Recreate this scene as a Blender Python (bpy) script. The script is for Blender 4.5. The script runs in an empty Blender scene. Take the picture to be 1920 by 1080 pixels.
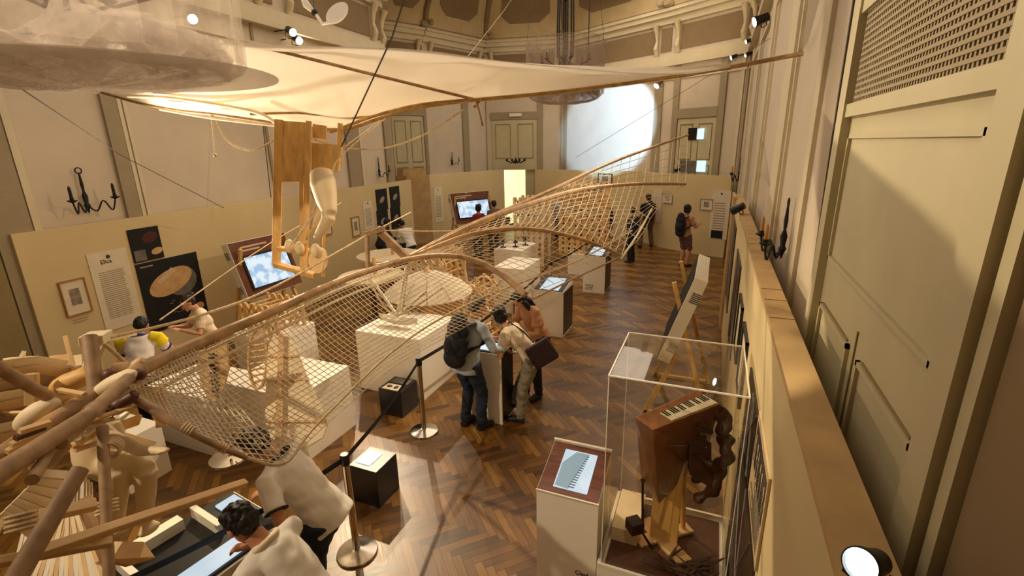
import bpy, bmesh, math, random
from mathutils import Vector as V, Matrix, noise as mnoise
random.seed(7)
C = bpy.context.scene.collection
SC = bpy.context.scene
# ------------------------------------------------------------------ camera
F = 910.0; H = 3.3
_Y = V((390, -276, F)).normalized(); _h = V((1, -.0186, 0))
_D = _Y.cross(_h).normalized()
if _D.y < 0: _D = -_D
_X = _D.cross(_Y)
if _X.x < 0: _X = -_X
M = Matrix((_X, _Y, -_D))             # world = M @ camera vector (x right, y down, z forward)
cam_d = bpy.data.cameras.new('camera'); cam = bpy.data.objects.new('camera', cam_d); C.objects.link(cam)
R3 = M @ Matrix(((1, 0, 0), (0, -1, 0), (0, 0, -1)))
cam.matrix_world = Matrix.Translation((0, 0, H)) @ R3.to_4x4()
cam_d.lens = F / 1920 * 36; cam_d.sensor_width = 36; cam_d.clip_start = .05; cam_d.clip_end = 100
SC.camera = cam
SC.view_settings.view_transform = 'Standard'; SC.view_settings.look = 'None'
SC.view_settings.exposure = 0.0; SC.view_settings.gamma = 1.0
O = V((0, 0, H))
def ray(px, py): return M @ V(((px-960)/F, (py-540)/F, 1))
def Zp(px, py, z): r = ray(px, py); return O + r*((z-H)/r.z)
def Xp(px, py, x): r = ray(px, py); return O + r*(x/r.x)
def Yp(px, py, y): r = ray(px, py); return O + r*(y/r.y)
def Dp(px, py, d): return O + ray(px, py)*d
def Pp(px, py, a, b):                  # on the vertical plane through ground points a, b
    n = V((b[1]-a[1], -(b[0]-a[0]), 0)); r = ray(px, py); q = V((a[0], a[1], H))
    return O + r*(n.dot(q-O)/n.dot(r))
def proj(p):
    c = M.transposed() @ (V(p)-O); return 960+F*c.x/c.z, 540+F*c.y/c.z
# ------------------------------------------------------------------ world and lights
w = bpy.data.worlds.new('world'); SC.world = w; w.use_nodes = True
w.node_tree.nodes['Background'].inputs[0].default_value = (1, .72, .45, 1)
w.node_tree.nodes['Background'].inputs[1].default_value = .02
WARM = (1, .80, .56)
def light(name, kind, loc, power, color=WARM, size=.1, target=None, angle=60, blend=.5, sy=None):
    d = bpy.data.lights.new(name, kind); d.energy = power; d.color = color
    o = bpy.data.objects.new(name, d); C.objects.link(o); o.location = loc
    if kind == 'AREA':
        d.size = size
        if sy: d.shape = 'RECTANGLE'; d.size_y = sy
    else: d.shadow_soft_size = size
    if kind == 'SPOT': d.spot_size = math.radians(angle); d.spot_blend = blend
    if target is not None:
        o.rotation_euler = (V(target)-V(loc)).to_track_quat('-Z', 'Y').to_euler()
    return o
# area fills added for overall brightness (chandeliers are unlit), then the spots
light('hall_fill_near', 'AREA', (-4, 2.5, 7.2), 120, (1, .85, .68), 5, (-4, 2.5, 0))
light('hall_fill_middle', 'AREA', (-4, 9, 7.6), 190, (1, .85, .68), 6, (-4, 9, 0))
light('hall_fill_far', 'AREA', (-4, 14.5, 7.6), 170, (1, .85, .68), 5, (-4, 15, 0))
SPOTS = [((.2, 11.5, 5.4), (-4.5, 17.5, 8.2), 420, 90), ((-8.2, 8.2, 5.4), (-2.5, 16, 8.4), 420, 90), ((-5.6, -1.6, 5.6), (-2.9, 1.7, 1.9), 900, 40), ((-.1, 11.8, 5.6), (-3.1, 12.6, 1.2), 400, 40), ((-.2, 11.2, 5.6), (-4.9, 7.9, 1.0), 600, 24), ((-8.2, 11.0, 5.7), (-3.7, 5.6, 1.0), 600, 26), ((-.1, 9.0, 5.6), (-4.2, 3.2, .6), 900, 34), ((-.1, 9.6, 5.6), (-3.6, 5.2, .8), 700, 34), ((-.1, 12.5, 5.6), (-3.6, 8.6, .9), 700, 36),  # leading entries are beams added to brighten vault, near corner and lattices
         ((-8.2, 10.0, 5.7), (-5.0, 2.6, 1.0), 1500, 34), ((-8.2, 7.4, 5.7), (-3.9, 3.6, .9), 1100, 30), ((-8.2, 12.4, 5.7), (-3.0, 12.3, 1.0), 600, 32),
         ((-.3, 12.5, 5.6), (-2.0, 7.0, 0), 230, 46), ((-8.2, 8.6, 5.7), (-1.6, 4.6, 0), 260, 40),
         ((-.2, 13.5, 5.6), (-3.2, 17.6, 1.9), 260, 34), ((-8.3, 13.2, 5.7), (-8.6, 16.2, 1.9), 200, 36), ((-.2, 8.0, 5.6), (-8.1, 4.8, 1.4), 420, 40)]
for i, (a, b, p, an) in enumerate(SPOTS): light('spot_beam', 'SPOT', a, p, WARM, .05, b, an, .6)
light('canopy_backlight', 'SPOT', (-7.4, 7.6, 5.8), 2600, (1, .8, .52), .05, (-3.9, 4.2, 3.7), 46, .7)
light('canopy_uplight', 'SPOT', (-7.3, 3.4, 2.45), 850, (1, .84, .62), .08, (-3.2, 4.3, 4.0), 75, .9)
light('canopy_uplight_right', 'SPOT', (.3, 7.2, 2.5), 380, (1, .84, .62), .08, (-2.2, 4.4, 4.0), 75, .9)
light('tulle_light', 'SPOT', (-7.9, 2.0, 5.6), 420, (1, .88, .74), .05, (-3.9, 2.2, 4.2), 40, .7)  # spot added to brighten the near tulle
light('glider_key', 'SPOT', (-2.2, -1.6, 5.6), 500, WARM, .05, (-3.5, 3.7, 2.9), 28, .7)  # spot added from the camera side to brighten the glider body
light('vitrine_lamp', 'SPOT', (.25, 1.6, 3.6), 60, (1, .85, .62), .02, (-.2, 3.2, .8), 40, .4)
light('projector_beam', 'SPOT', (-3.0, 12.3, 4.9), 4200, (.36, .62, 1), .03, (-3.55, 18.3, 3.85), 35, .3)
light('doorway_lamp', 'POINT', (-7.6, 20.6, 2.6), 120, (1, .95, .7), .2)
# ------------------------------------------------------------------ materials
def lin(c):
    if isinstance(c, str): c = [int(c[i:i+2], 16)/255 for i in (0, 2, 4)]
    return tuple((x/12.92 if x <= .04045 else ((x+.055)/1.055)**2.4) for x in c)
MATS = {}
def mat(name, col, rough=.6, metal=0, var=.08, scale=6, bump=0, stretch=None, emit=None, trans=0, coat=0):
    m = bpy.data.materials.new(name); m.use_nodes = True; MATS[name] = m
    nt = m.node_tree; b = nt.nodes['Principled BSDF']; c = lin(col)
    b.inputs['Roughness'].default_value = rough; b.inputs['Metallic'].default_value = metal
    if coat: b.inputs['Coat Weight'].default_value = coat
    tc = nt.nodes.new('ShaderNodeTexCoord'); mp = nt.nodes.new('ShaderNodeMapping'); nz = nt.nodes.new('ShaderNodeTexNoise')
    nt.links.new(tc.outputs['Object'], mp.inputs[0]); nt.links.new(mp.outputs[0], nz.inputs['Vector'])
    if stretch: mp.inputs['Scale'].default_value = stretch
    nz.inputs['Scale'].default_value = scale; nz.inputs['Detail'].default_value = 5
    cr = nt.nodes.new('ShaderNodeValToRGB'); nt.links.new(nz.outputs[0], cr.inputs[0])
    cr.color_ramp.elements[0].position = .3; cr.color_ramp.elements[1].position = .7
    cr.color_ramp.elements[0].color = tuple(max(0, x*(1-var*2)) for x in c)+(1,)
    cr.color_ramp.elements[1].color = tuple(min(1, x*(1+var)) for x in c)+(1,)
    nt.links.new(cr.outputs[0], b.inputs['Base Color'])
    if bump:
        bp = nt.nodes.new('ShaderNodeBump'); bp.inputs['Strength'].default_value = bump
        nt.links.new(nz.outputs[0], bp.inputs['Height']); nt.links.new(bp.outputs[0], b.inputs['Normal'])
    if emit:
        b.inputs['Emission Color'].default_value = lin(emit[0])+(1,); b.inputs['Emission Strength'].default_value = emit[1]
    return m
mat('wall_plaster', 'cdbda4', .85, var=.03, scale=2)
mat('wall_frame', 'd3c4a2', .7, var=.03, scale=3)
mat('pilaster_taupe', '9c8c6e', .8, var=.04, scale=3)
mat('partition_cream', 'd2bd8c', .75, var=.02, scale=2)
mat('partition_edge', 'bc9a66', .7, var=.10, scale=5)
mat('door_green', 'c0b48e', .55, var=.04, scale=3)
mat('door_groove', '8d7a4c', .7, var=.05)
mat('ceiling_cream', 'c4ad80', .8, var=.05, scale=4)
mat('ceiling_taupe', '8a7352', .85, var=.04, scale=3)
mat('gilt', 'd9c79c', .5, var=.1, scale=9)
mat('plinth_white', 'eee6d6', .55, var=.02, scale=3)
mat('white_board', 'e8e0cc', .5, var=.02)
mat('wood_light', 'dcb680', .55, var=.10, scale=5, stretch=(1, 1, .15), bump=.05)
mat('wood_pale', 'efdcb6', .6, var=.07, scale=5, stretch=(1, 1, .2))
mat('wood_board', 'e6b96e', .5, var=.14, scale=6, stretch=(3, 3, .25))
mat('wood_pole', 'a68560', .6, var=.18, scale=14, stretch=(1, 1, 1), bump=.1)
mat('wood_dark', '5a3420', .5, var=.2, scale=8, bump=.05)
mat('wood_red', '6e3a20', .35, var=.25, scale=7, stretch=(1, 5, 1), coat=.3)
mat('walnut', '8a5a38', .35, var=.15, scale=6, stretch=(4, 1, 1), coat=.3)
mat('brown_cloth', '4a3222', .8, var=.2, scale=20, bump=.3)
mat('leather', '4b2c1a', .45, var=.25, scale=12, bump=.3)
mat('black_plastic', '0c0c0d', .4, var=.1)
mat('black_box', '121114', .35, var=.1)
mat('black_iron', '0f0c0a', .7, 0, var=.2)
mat('brass', '7a5a2c', .35, .9, var=.1)
mat('candle', 'b8823c', .5)
mat('steel', 'c8c0b4', .18, 1, var=.03)
mat('belt', '14141a', .7)
mat('rope', 'd9c096', .8, var=.15, scale=40)
mat('cable', '4c4033', .6)
mat('net_cord', 'ecdcc0', .8, var=.1, scale=30)
mat('spar_wood', 'b08a5c', .55, var=.2, scale=12, bump=.1)
mat('bamboo', 'b08a45', .5, var=.2, scale=15)
mat('skin', 'b9805c', .55, var=.05, scale=9)
mat('skin_light', 'cf9d7c', .55, var=.05, scale=9)
mat('hair_black', '100c0a', .6, var=.3, scale=40, bump=.4)
mat('hair_brown', '2c1a10', .6, var=.3, scale=40, bump=.4)
mat('hair_grey', '3a3430', .6, var=.5, scale=30, bump=.4)
mat('shirt_white', 'ece6da', .85, var=.05, scale=5, bump=.15)
mat('shirt_grey', 'a4adb6', .85, var=.06, scale=5, bump=.15)
mat('shirt_cream', 'e9d6b8', .85, var=.06, scale=5, bump=.15)
mat('shirt_peach', 'bd8a66', .85, var=.08, scale=6, bump=.15)
mat('shirt_blue', '8fa3c4', .85, var=.05)
mat('shirt_red', '7a1c1e', .85, var=.06)
mat('jersey_white', 'd8d0cc', .8, var=.04)
mat('jersey_yellow', 'e2cc10', .8, var=.04)
mat('jersey_blue', '1f2c7c', .8, var=.04)
mat('cloth_black', '14141a', .85, var=.1, bump=.1)
mat('cloth_navy', '161f30', .85, var=.12, scale=7, bump=.15)
mat('jeans', '1e2a40', .85, var=.15, scale=7, bump=.15)
mat('trousers_grey', '8b8470', .85, var=.08, scale=6, bump=.15)
mat('trousers_brown', '6b563e', .85, var=.08, scale=6, bump=.15)
mat('shorts_plum', '6c4c50', .85, var=.08)
mat('shoe', '1c1815', .6, var=.1)
mat('sole_white', 'cfc6b4', .7)
mat('bag_plum', '281018', .7, var=.15, scale=8, bump=.2)
mat('poster_black', '0b0807', .75, var=.4, scale=3)
mat('poster_brown', '2a1a12', .3, var=.6, scale=5)
mat('poster_cream', 'cdb48c', .5, var=.04)
mat('poster_shape', 'c9a26c', .5, var=.1, scale=7)
mat('poster_grey', '6f675c', .5, var=.2, scale=7)
mat('poster_red', '4e1812', .5, var=.2, scale=7)
mat('poster_line', '9b9183', .5)
mat('paper', 'ddd0b2', .7, var=.03)
mat('ink', '3a3128', .7)
mat('ink_faint', 'a5967a', .7)
mat('frame_oak', 'a8783c', .5, var=.1)
mat('sketch', '9b8a72', .7, var=.35, scale=14)
mat('mannequin', 'e6cfa4', .5, var=.05)
mat('key_white', 'efe4c8', .4)
mat('lamp_glow', 'ffffff', .3, emit=('fff0d8', 40))
mat('lamp_cool', 'ffffff', .3, emit=('e4f4ff', 12))
mat('door_light', 'fff6c8', .5, emit=('fbf0b4', .95), var=.25, scale=3)  # emission in the colour stands in for light of the room beyond
mat('dark_room', '0a0f18', .5)
mat('frosted', 'c9e8f0', .3, emit=('cdeeff', .9))
mat('bronze_dark', '2c2018', .45, .5, var=.3)
def screen_mat(name, base, hi, lo, strength, scale=8):
    m = bpy.data.materials.new(name); m.use_nodes = True; MATS[name] = m
    nt = m.node_tree; b = nt.nodes['Principled BSDF']
    tc = nt.nodes.new('ShaderNodeTexCoord'); nz = nt.nodes.new('ShaderNodeTexNoise')
    nt.links.new(tc.outputs['Object'], nz.inputs['Vector']); nz.inputs['Scale'].default_value = scale
    cr = nt.nodes.new('ShaderNodeValToRGB'); nt.links.new(nz.outputs[0], cr.inputs[0])
    cr.color_ramp.elements[0].position = .42; cr.color_ramp.elements[1].position = .56
    cr.color_ramp.elements[0].color = lin(lo)+(1,); cr.color_ramp.elements[1].color = lin(hi)+(1,)
    nt.links.new(cr.outputs[0], b.inputs['Emission Color']); b.inputs['Emission Strength'].default_value = strength
    b.inputs['Base Color'].default_value = lin(base)+(1,); b.inputs['Roughness'].default_value = .2
screen_mat('screen_blue', '101418', 'e8f6ff', 'a6c8e8', .95, 6)
screen_mat('screen_white', '101418', 'e6f2fa', 'd4e6f0', .85, 3)
mat('screen_ink', '6f8796', .3, emit=('8ba6b6', .5))
mat('screen_ink_dark', '50626e', .3, emit=('5c7280', .35))
# clear acrylic: thin sheets
def thin(name, col, fac, rough=.02, gloss=.10):
    m = bpy.data.materials.new(name); m.use_nodes = True; MATS[name] = m; nt = m.node_tree
    nt.nodes.remove(nt.nodes['Principled BSDF']); out = nt.nodes['Material Output']
    t = nt.nodes.new('ShaderNodeBsdfTransparent'); g = nt.nodes.new('ShaderNodeBsdfGlossy'); mx = nt.nodes.new('ShaderNodeMixShader')
    t.inputs[0].default_value = lin(col)+(1,); g.inputs['Roughness'].default_value = rough
    fr = nt.nodes.new('ShaderNodeFresnel'); fr.inputs[0].default_value = 1.3
    mr = nt.nodes.new('ShaderNodeMath'); mr.operation = 'MULTIPLY_ADD'; mr.inputs[1].default_value = .2; mr.inputs[2].default_value = gloss*.2
    nt.links.new(fr.outputs[0], mr.inputs[0]); nt.links.new(mr.outputs[0], mx.inputs[0])
    nt.links.new(t.outputs[0], mx.inputs[1]); nt.links.new(g.outputs[0], mx.inputs[2]); nt.links.new(mx.outputs[0], out.inputs[0])
thin('acrylic', 'fdfcf9', 0)
mat('acrylic_edge', 'f2ead8', .25, var=.02)
def sheer(name, col, opaque, translucency, nscale=6, var=.35, stretch=(1, 1, 1)):
    m = bpy.data.materials.new(name); m.use_nodes = True; MATS[name] = m; nt = m.node_tree
    nt.nodes.remove(nt.nodes['Principled BSDF']); out = nt.nodes['Material Output']
    d = nt.nodes.new('ShaderNodeBsdfDiffuse'); tl = nt.nodes.new('ShaderNodeBsdfTranslucent'); t = nt.nodes.new('ShaderNodeBsdfTransparent')
    d.inputs[0].default_value = lin(col)+(1,); tl.inputs[0].default_value = lin(col)+(1,)
    a = nt.nodes.new('ShaderNodeMixShader'); a.inputs[0].default_value = translucency
    nt.links.new(d.outputs[0], a.inputs[1]); nt.links.new(tl.outputs[0], a.inputs[2])
    if opaque < 1:
        b = nt.nodes.new('ShaderNodeMixShader'); nt.links.new(t.outputs[0], b.inputs[1]); nt.links.new(a.outputs[0], b.inputs[2])
        tc = nt.nodes.new('ShaderNodeTexCoord'); mp = nt.nodes.new('ShaderNodeMapping'); nz = nt.nodes.new('ShaderNodeTexNoise')
        mp.inputs['Scale'].default_value = stretch; nz.inputs['Scale'].default_value = nscale; nz.inputs['Detail'].default_value = 4; nz.inputs['Distortion'].default_value = 1.2
        nt.links.new(tc.outputs['Object'], mp.inputs[0]); nt.links.new(mp.outputs[0], nz.inputs['Vector'])
        mr = nt.nodes.new('ShaderNodeMapRange'); mr.inputs[1].default_value = .3; mr.inputs[2].default_value = .7
        mr.inputs[3].default_value = max(0, opaque-var); mr.inputs[4].default_value = min(1, opaque+var)
        nt.links.new(nz.outputs[0], mr.inputs[0]); nt.links.new(mr.outputs[0], b.inputs[0]); nt.links.new(b.outputs[0], out.inputs[0])
    else: nt.links.new(a.outputs[0], out.inputs[0])
sheer('canopy_cloth', 'fdf7ec', 1, .4)
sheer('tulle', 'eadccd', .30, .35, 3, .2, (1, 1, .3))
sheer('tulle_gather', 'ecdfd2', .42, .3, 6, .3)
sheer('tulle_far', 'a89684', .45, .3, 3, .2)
sheer('sheer_grey', 'b5a48c', .62, .3, 2, .1)
sheer('sail_white', 'efe2c8', 1, .3)
# parquet: herringbone
def parquet():
    m = bpy.data.materials.new('parquet'); m.use_nodes = True; MATS['parquet'] = m; nt = m.node_tree; L = nt.links.new
    b = nt.nodes['Principled BSDF']
    def mth(op, a, c=None, d=None):
        n = nt.nodes.new('ShaderNodeMath'); n.operation = op
        for i, v in enumerate((a, c, d)):
            if v is None: continue
            if isinstance(v, (int, float)): n.inputs[i].default_value = v
            else: L(v, n.inputs[i])
        return n.outputs[0]
    tc = nt.nodes.new('ShaderNodeTexCoord'); mp = nt.nodes.new('ShaderNodeMapping'); L(tc.outputs['Object'], mp.inputs[0])
    mp.inputs['Rotation'].default_value = (0, 0, math.radians(45)); s = 1/.072; mp.inputs['Scale'].default_value = (s, s, s)
    sp = nt.nodes.new('ShaderNodeSeparateXYZ'); L(mp.outputs[0], sp.inputs[0]); x, y = sp.outputs[0], sp.outputs[1]
    n_ = 6
    i = mth('FLOOR', x); j = mth('FLOOR', y); k = mth('FLOORED_MODULO', mth('SUBTRACT', i, j), 2*n_)
    hor = mth('LESS_THAN', k, n_-.5); inv = mth('SUBTRACT', 1, hor)
    hx = mth('SUBTRACT', i, k); m2 = mth('SUBTRACT', 2*n_-1, k); vy = mth('SUBTRACT', j, m2)
    idx = mth('ADD', mth('MULTIPLY', hor, hx), mth('MULTIPLY', inv, i))
    idy = mth('ADD', mth('MULTIPLY', hor, j), mth('MULTIPLY', inv, vy))
    along = mth('ADD', mth('MULTIPLY', hor, mth('SUBTRACT', x, hx)), mth('MULTIPLY', inv, mth('SUBTRACT', y, vy)))
    across = mth('ADD', mth('MULTIPLY', hor, mth('FRACT', y)), mth('MULTIPLY', inv, mth('FRACT', x)))
    cb = nt.nodes.new('ShaderNodeCombineXYZ'); L(idx, cb.inputs[0]); L(idy, cb.inputs[1]); L(hor, cb.inputs[2])
    wn = nt.nodes.new('ShaderNodeTexWhiteNoise'); L(cb.outputs[0], wn.inputs[0])
    cg = nt.nodes.new('ShaderNodeCombineXYZ'); L(mth('MULTIPLY', along, .25), cg.inputs[0]); L(mth('MULTIPLY', across, 3), cg.inputs[1]); L(mth('MULTIPLY', wn.outputs[0], 50), cg.inputs[2])
    gr = nt.nodes.new('ShaderNodeTexNoise'); gr.inputs['Scale'].default_value = 1.6; gr.inputs['Detail'].default_value = 5; L(cg.outputs[0], gr.inputs['Vector'])
    f = mth('ADD', mth('MULTIPLY', wn.outputs[0], .38), mth('ADD', mth('MULTIPLY', gr.outputs[0], .34), mth('MULTIPLY', hor, .22)))
    cr = nt.nodes.new('ShaderNodeValToRGB'); L(f, cr.inputs[0])
    e = cr.color_ramp.elements; e[0].position = .1; e[0].color = lin('402a10')+(1,); e[1].position = .9; e[1].color = lin('a07432')+(1,)
    e2 = e.new(.5); e2.color = lin('744e1c')+(1,)
    edge = mth('MINIMUM', mth('MINIMUM', across, mth('SUBTRACT', 1, across)), mth('MINIMUM', along, mth('SUBTRACT', n_, along)))
    seam = mth('LESS_THAN', edge, .035)
    mx = nt.nodes.new('ShaderNodeMix'); mx.data_type = 'RGBA'; L(mth('MULTIPLY', seam, .7), mx.inputs['Factor']); L(cr.outputs[0], mx.inputs['A']); mx.inputs['B'].default_value = (.03, .015, .006, 1)
    L(mx.outputs['Result'], b.inputs['Base Color'])
    L(mth('ADD', .24, mth('MULTIPLY', gr.outputs[0], .22)), b.inputs['Roughness'])
parquet()
# ------------------------------------------------------------------ builders
def setp(o, label=None, cat=None, group=None, kind=None):
    if label: o['label'] = label
    if cat: o['category'] = cat
    if group: o['group'] = group
    if kind: o['kind'] = kind
    return o
def thing(name, label, cat, loc, group=None, rz=0):
    o = bpy.data.objects.new(name, None); C.objects.link(o); o.location = loc; o.rotation_euler = (0, 0, rz)
    o.empty_display_size = .1
    return setp(o, label, cat, group)
def frame_to(d, up=V((0, 0, 1))):
    d = d.normalized(); a = up.cross(d)
    if a.length < 1e-3: a = V((1, 0, 0)).cross(d)
    a.normalize(); return a, d.cross(a)
class MB:
    def __init__(s): s.v = []; s.f = []; s.mi = []; s.cur = 0
    def face(s, *ids): s.f.append(ids); s.mi.append(s.cur)
    def box(s, c, size, rz=0, R=None):
        c = V(c); hx, hy, hz = (q/2 for q in size); R = R or Matrix.Rotation(rz, 3, 'Z'); n = len(s.v)
        for z in (-hz, hz):
            for x, y in ((-hx, -hy), (hx, -hy), (hx, hy), (-hx, hy)): s.v.append(c + R @ V((x, y, z)))
        for q in ((0, 3, 2, 1), (4, 5, 6, 7), (0, 1, 5, 4), (1, 2, 6, 5), (2, 3, 7, 6), (3, 0, 4, 7)): s.face(*(n+i for i in q))
        return s
    def bb(s, x0, x1, y0, y1, z0, z1): return s.box(((x0+x1)/2, (y0+y1)/2, (z0+z1)/2), (x1-x0, y1-y0, z1-z0))
    def prism(s, pts, ext):
        n = len(s.v); k = len(pts); ext = V(ext); pts = [V(p) for p in pts]
        s.v += pts + [p+ext for p in pts]
        s.face(*range(n, n+k)); s.face(*range(n+2*k-1, n+k-1, -1))
        for i in range(k): j = (i+1) % k; s.face(n+i, n+k+i, n+k+j, n+j)
        return s
    def bar(s, a, b, w_, t, up=V((0, 0, 1))):
        a = V(a); b = V(b); u, v = frame_to(b-a, up); u = u*w_/2; v = v*t/2
        return s.prism([a-u-v, a+u-v, a+u+v, a-u+v], b-a)
    def tube(s, pts, r, n=8, cap=True, side=None):
        pts = [V(p) for p in pts]; rs = r if isinstance(r, (list, tuple)) else [r]*len(pts); st = len(s.v); pu = None
        for i, p in enumerate(pts):
            d = (pts[min(i+1, len(pts)-1)]-pts[max(i-1, 0)]).normalized()
            if side is not None: u = (side - d*side.dot(d)).normalized()
            elif pu is None: u, _ = frame_to(d)
            else:
                u = pu - d*pu.dot(d)
                u = u.normalized() if u.length > 1e-4 else frame_to(d)[0]
            pu = u; v = d.cross(u); ri = rs[i]; ra, rb = ri if isinstance(ri, tuple) else (ri, ri)
            for k in range(n):
                a = 2*math.pi*k/n; s.v.append(p + u*(ra*math.cos(a)) + v*(rb*math.sin(a)))
        for i in range(len(pts)-1):
            for k in range(n):
                k2 = (k+1) % n; s.face(st+i*n+k, st+i*n+k2, st+(i+1)*n+k2, st+(i+1)*n+k)
        if cap: s.face(*range(st+n-1, st-1, -1)); s.face(*range(st+(len(pts)-1)*n, st+len(pts)*n))
        return s
    def ball(s, c, r, R=None, nu=14, nv=9):
        c = V(c); r = r if isinstance(r, (tuple, list)) else (r, r, r); R = R or Matrix.Identity(3); st = len(s.v)
        s.v.append(c + R @ V((0, 0, -r[2])))
        for j in range(1, nv):
            th = -math.pi/2 + math.pi*j/nv
            for k in range(nu):
                a = 2*math.pi*k/nu; s.v.append(c + R @ V((r[0]*math.cos(th)*math.cos(a), r[1]*math.cos(th)*math.sin(a), r[2]*math.sin(th))))
        s.v.append(c + R @ V((0, 0, r[2]))); top = len(s.v)-1
        for k in range(nu):
            k2 = (k+1) % nu; s.face(st, st+1+k2, st+1+k)
            for j in range(nv-2): a = st+1+j*nu; s.face(a+k, a+k2, a+nu+k2, a+nu+k)
            a = st+1+(nv-2)*nu; s.face(a+k, a+k2, top)
        return s
    def lathe(s, c, prof, n=24, R=None):
        c = V(c); st = len(s.v); R = R or Matrix.Identity(3)
        for r, z in prof:
            for k in range(n): a = 2*math.pi*k/n; s.v.append(c + R @ V((r*math.cos(a), r*math.sin(a), z)))
        for i in range(len(prof)-1):
            for k in range(n): k2 = (k+1) % n; s.face(st+i*n+k, st+i*n+k2, st+(i+1)*n+k2, st+(i+1)*n+k)
        s.face(*range(st+n-1, st-1, -1)); e = st+(len(prof)-1)*n; s.face(*range(e, e+n)); return s
    def grid(s, P, thick=None):       # P[i][j] points
        st = len(s.v); a = len(P); b = len(P[0])
        for row in P: s.v += [V(p) for p in row]
        for i in range(a-1):
            for j in range(b-1): s.face(st+i*b+j, st+i*b+j+1, st+(i+1)*b+j+1, st+(i+1)*b+j)
        return s
    def solid_grid(s, P, off):
        st = len(s.v); a = len(P); b = len(P[0]); off = V(off)
        s.grid(P); st2 = len(s.v); s.v += [v+off for v in s.v[st:st+a*b]]
        for i in range(a-1):
            for j in range(b-1): s.face(st2+i*b+j, st2+(i+1)*b+j, st2+(i+1)*b+j+1, st2+i*b+j+1)
        rim = [j for j in range(b)] + [i*b+b-1 for i in range(1, a)] + [(a-1)*b+j for j in range(b-2, -1, -1)] + [i*b for i in range(a-2, 0, -1)]
        for q in range(len(rim)): r1, r2 = rim[q], rim[(q+1) % len(rim)]; s.face(st+r2, st+r1, st2+r1, st2+r2)
        return s
    def mesh(s, name, mats, org=V((0, 0, 0)), smooth=False):
        me = bpy.data.meshes.new(name); me.from_pydata([tuple(v-org) for v in s.v], [], s.f)
        for m in (mats if isinstance(mats, (list, tuple)) else [mats]): me.materials.append(MATS[m])
        me.polygons.foreach_set('material_index', s.mi)
        me.polygons.foreach_set('use_smooth', [bool(smooth)]*len(s.f))
        bm = bmesh.new(); bm.from_mesh(me); bmesh.ops.recalc_face_normals(bm, faces=bm.faces); bm.to_mesh(me); bm.free()
        if smooth:
            try: me.set_sharp_from_angle(angle=math.radians(50))
            except Exception: pass
        me.update(); return me
    def build(s, name, mats, parent=None, smooth=False, local=False, label=None, bevel=0):
        if parent is not None:
            org = V((0, 0, 0))
            if not local:
                q = parent
                while q: org = org + V(q.location); q = q.parent
        else:
            xs = [v.x for v in s.v]; ys = [v.y for v in s.v]; zs = [v.z for v in s.v]
            org = V(((min(xs)+max(xs))/2, (min(ys)+max(ys))/2, min(zs)))
        o = bpy.data.objects.new(name, s.mesh(name, mats, org, smooth)); C.objects.link(o)
        if parent is not None: o.parent = parent
        else: o.location = org
        if label: o['label'] = label
        if bevel:
            md = o.modifiers.new('bevel', 'BEVEL'); md.width = bevel; md.segments = 2; md.limit_method = 'ANGLE'
        return o
def bake(mb, name, m, parent=None, voxel=.012, smooth=6, local=True, label=None, wr=None):
    me = mb.mesh('tmp', m); o = bpy.data.objects.new('tmp', me); C.objects.link(o)
    md = o.modifiers.new('r', 'REMESH'); md.mode = 'VOXEL'; md.voxel_size = voxel; md.use_smooth_shade = True
    sm = o.modifiers.new('s', 'SMOOTH'); sm.iterations = smooth; sm.factor = .5
    dg = bpy.context.evaluated_depsgraph_get(); dg.update()
    nm = bpy.data.meshes.new_from_object(o.evaluated_get(dg)); bpy.data.objects.remove(o); bpy.data.meshes.remove(me)
    nm.name = name
    if wr:
        ns = [v.normal.copy() for v in nm.vertices]
        for v, n_ in zip(nm.vertices, ns): q = v.co*wr[1]; v.co += n_*(wr[0]*mnoise.noise(V((q.x, q.y, q.z*wr[2]))))
    for p in nm.polygons: p.use_smooth = True
    if not nm.materials: nm.materials.append(MATS[m])
    r = bpy.data.objects.new(name, nm); C.objects.link(r)
    if parent is not None:
        r.parent = parent
        if not local:
            org = V((0, 0, 0)); q = parent
            while q: org = org + V(q.location); q = q.parent
            for v in nm.vertices: v.co -= org
    if label: r['label'] = label
    return r
def struct(mb, name, m, **k): return setp(mb.build(name, m, **k), kind='structure')
def copy_thing(o, loc, rz=None, label=None):
    c = o.copy(); C.objects.link(c); c.location = loc
    if rz is not None: c.rotation_euler = (0, 0, rz)
    if label: c['label'] = label
    for ch in o.children:
        d = ch.copy(); C.objects.link(d); d.parent = c
        for g in ch.children: e = g.copy(); C.objects.link(e); e.parent = d
    return c
def text(s_, p, ux, uy, size, m, parent, name='lettering', bold=0):   # text at p along ux, upright uy
    cu = bpy.data.curves.new('t', 'FONT'); cu.body = s_; cu.size = size; cu.extrude = .0006; cu.offset = bold
    o = bpy.data.objects.new('t', cu); C.objects.link(o); dg = bpy.context.evaluated_depsgraph_get(); dg.update()
    me = bpy.data.meshes.new_from_object(o.evaluated_get(dg)); bpy.data.objects.remove(o); bpy.data.curves.remove(cu)
    ux = V(ux).normalized(); uy = V(uy).normalized(); un = ux.cross(uy); R = Matrix((ux, uy, un)).transposed()
    org = V((0, 0, 0)); q = parent
    while q: org = org + V(q.location); q = q.parent
    for v in me.vertices: v.co = V(p) + R @ v.co - org
    me.materials.clear(); me.materials.append(MATS[m]); me.name = name
    r = bpy.data.objects.new(name, me); C.objects.link(r); r.parent = parent; return r
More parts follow.
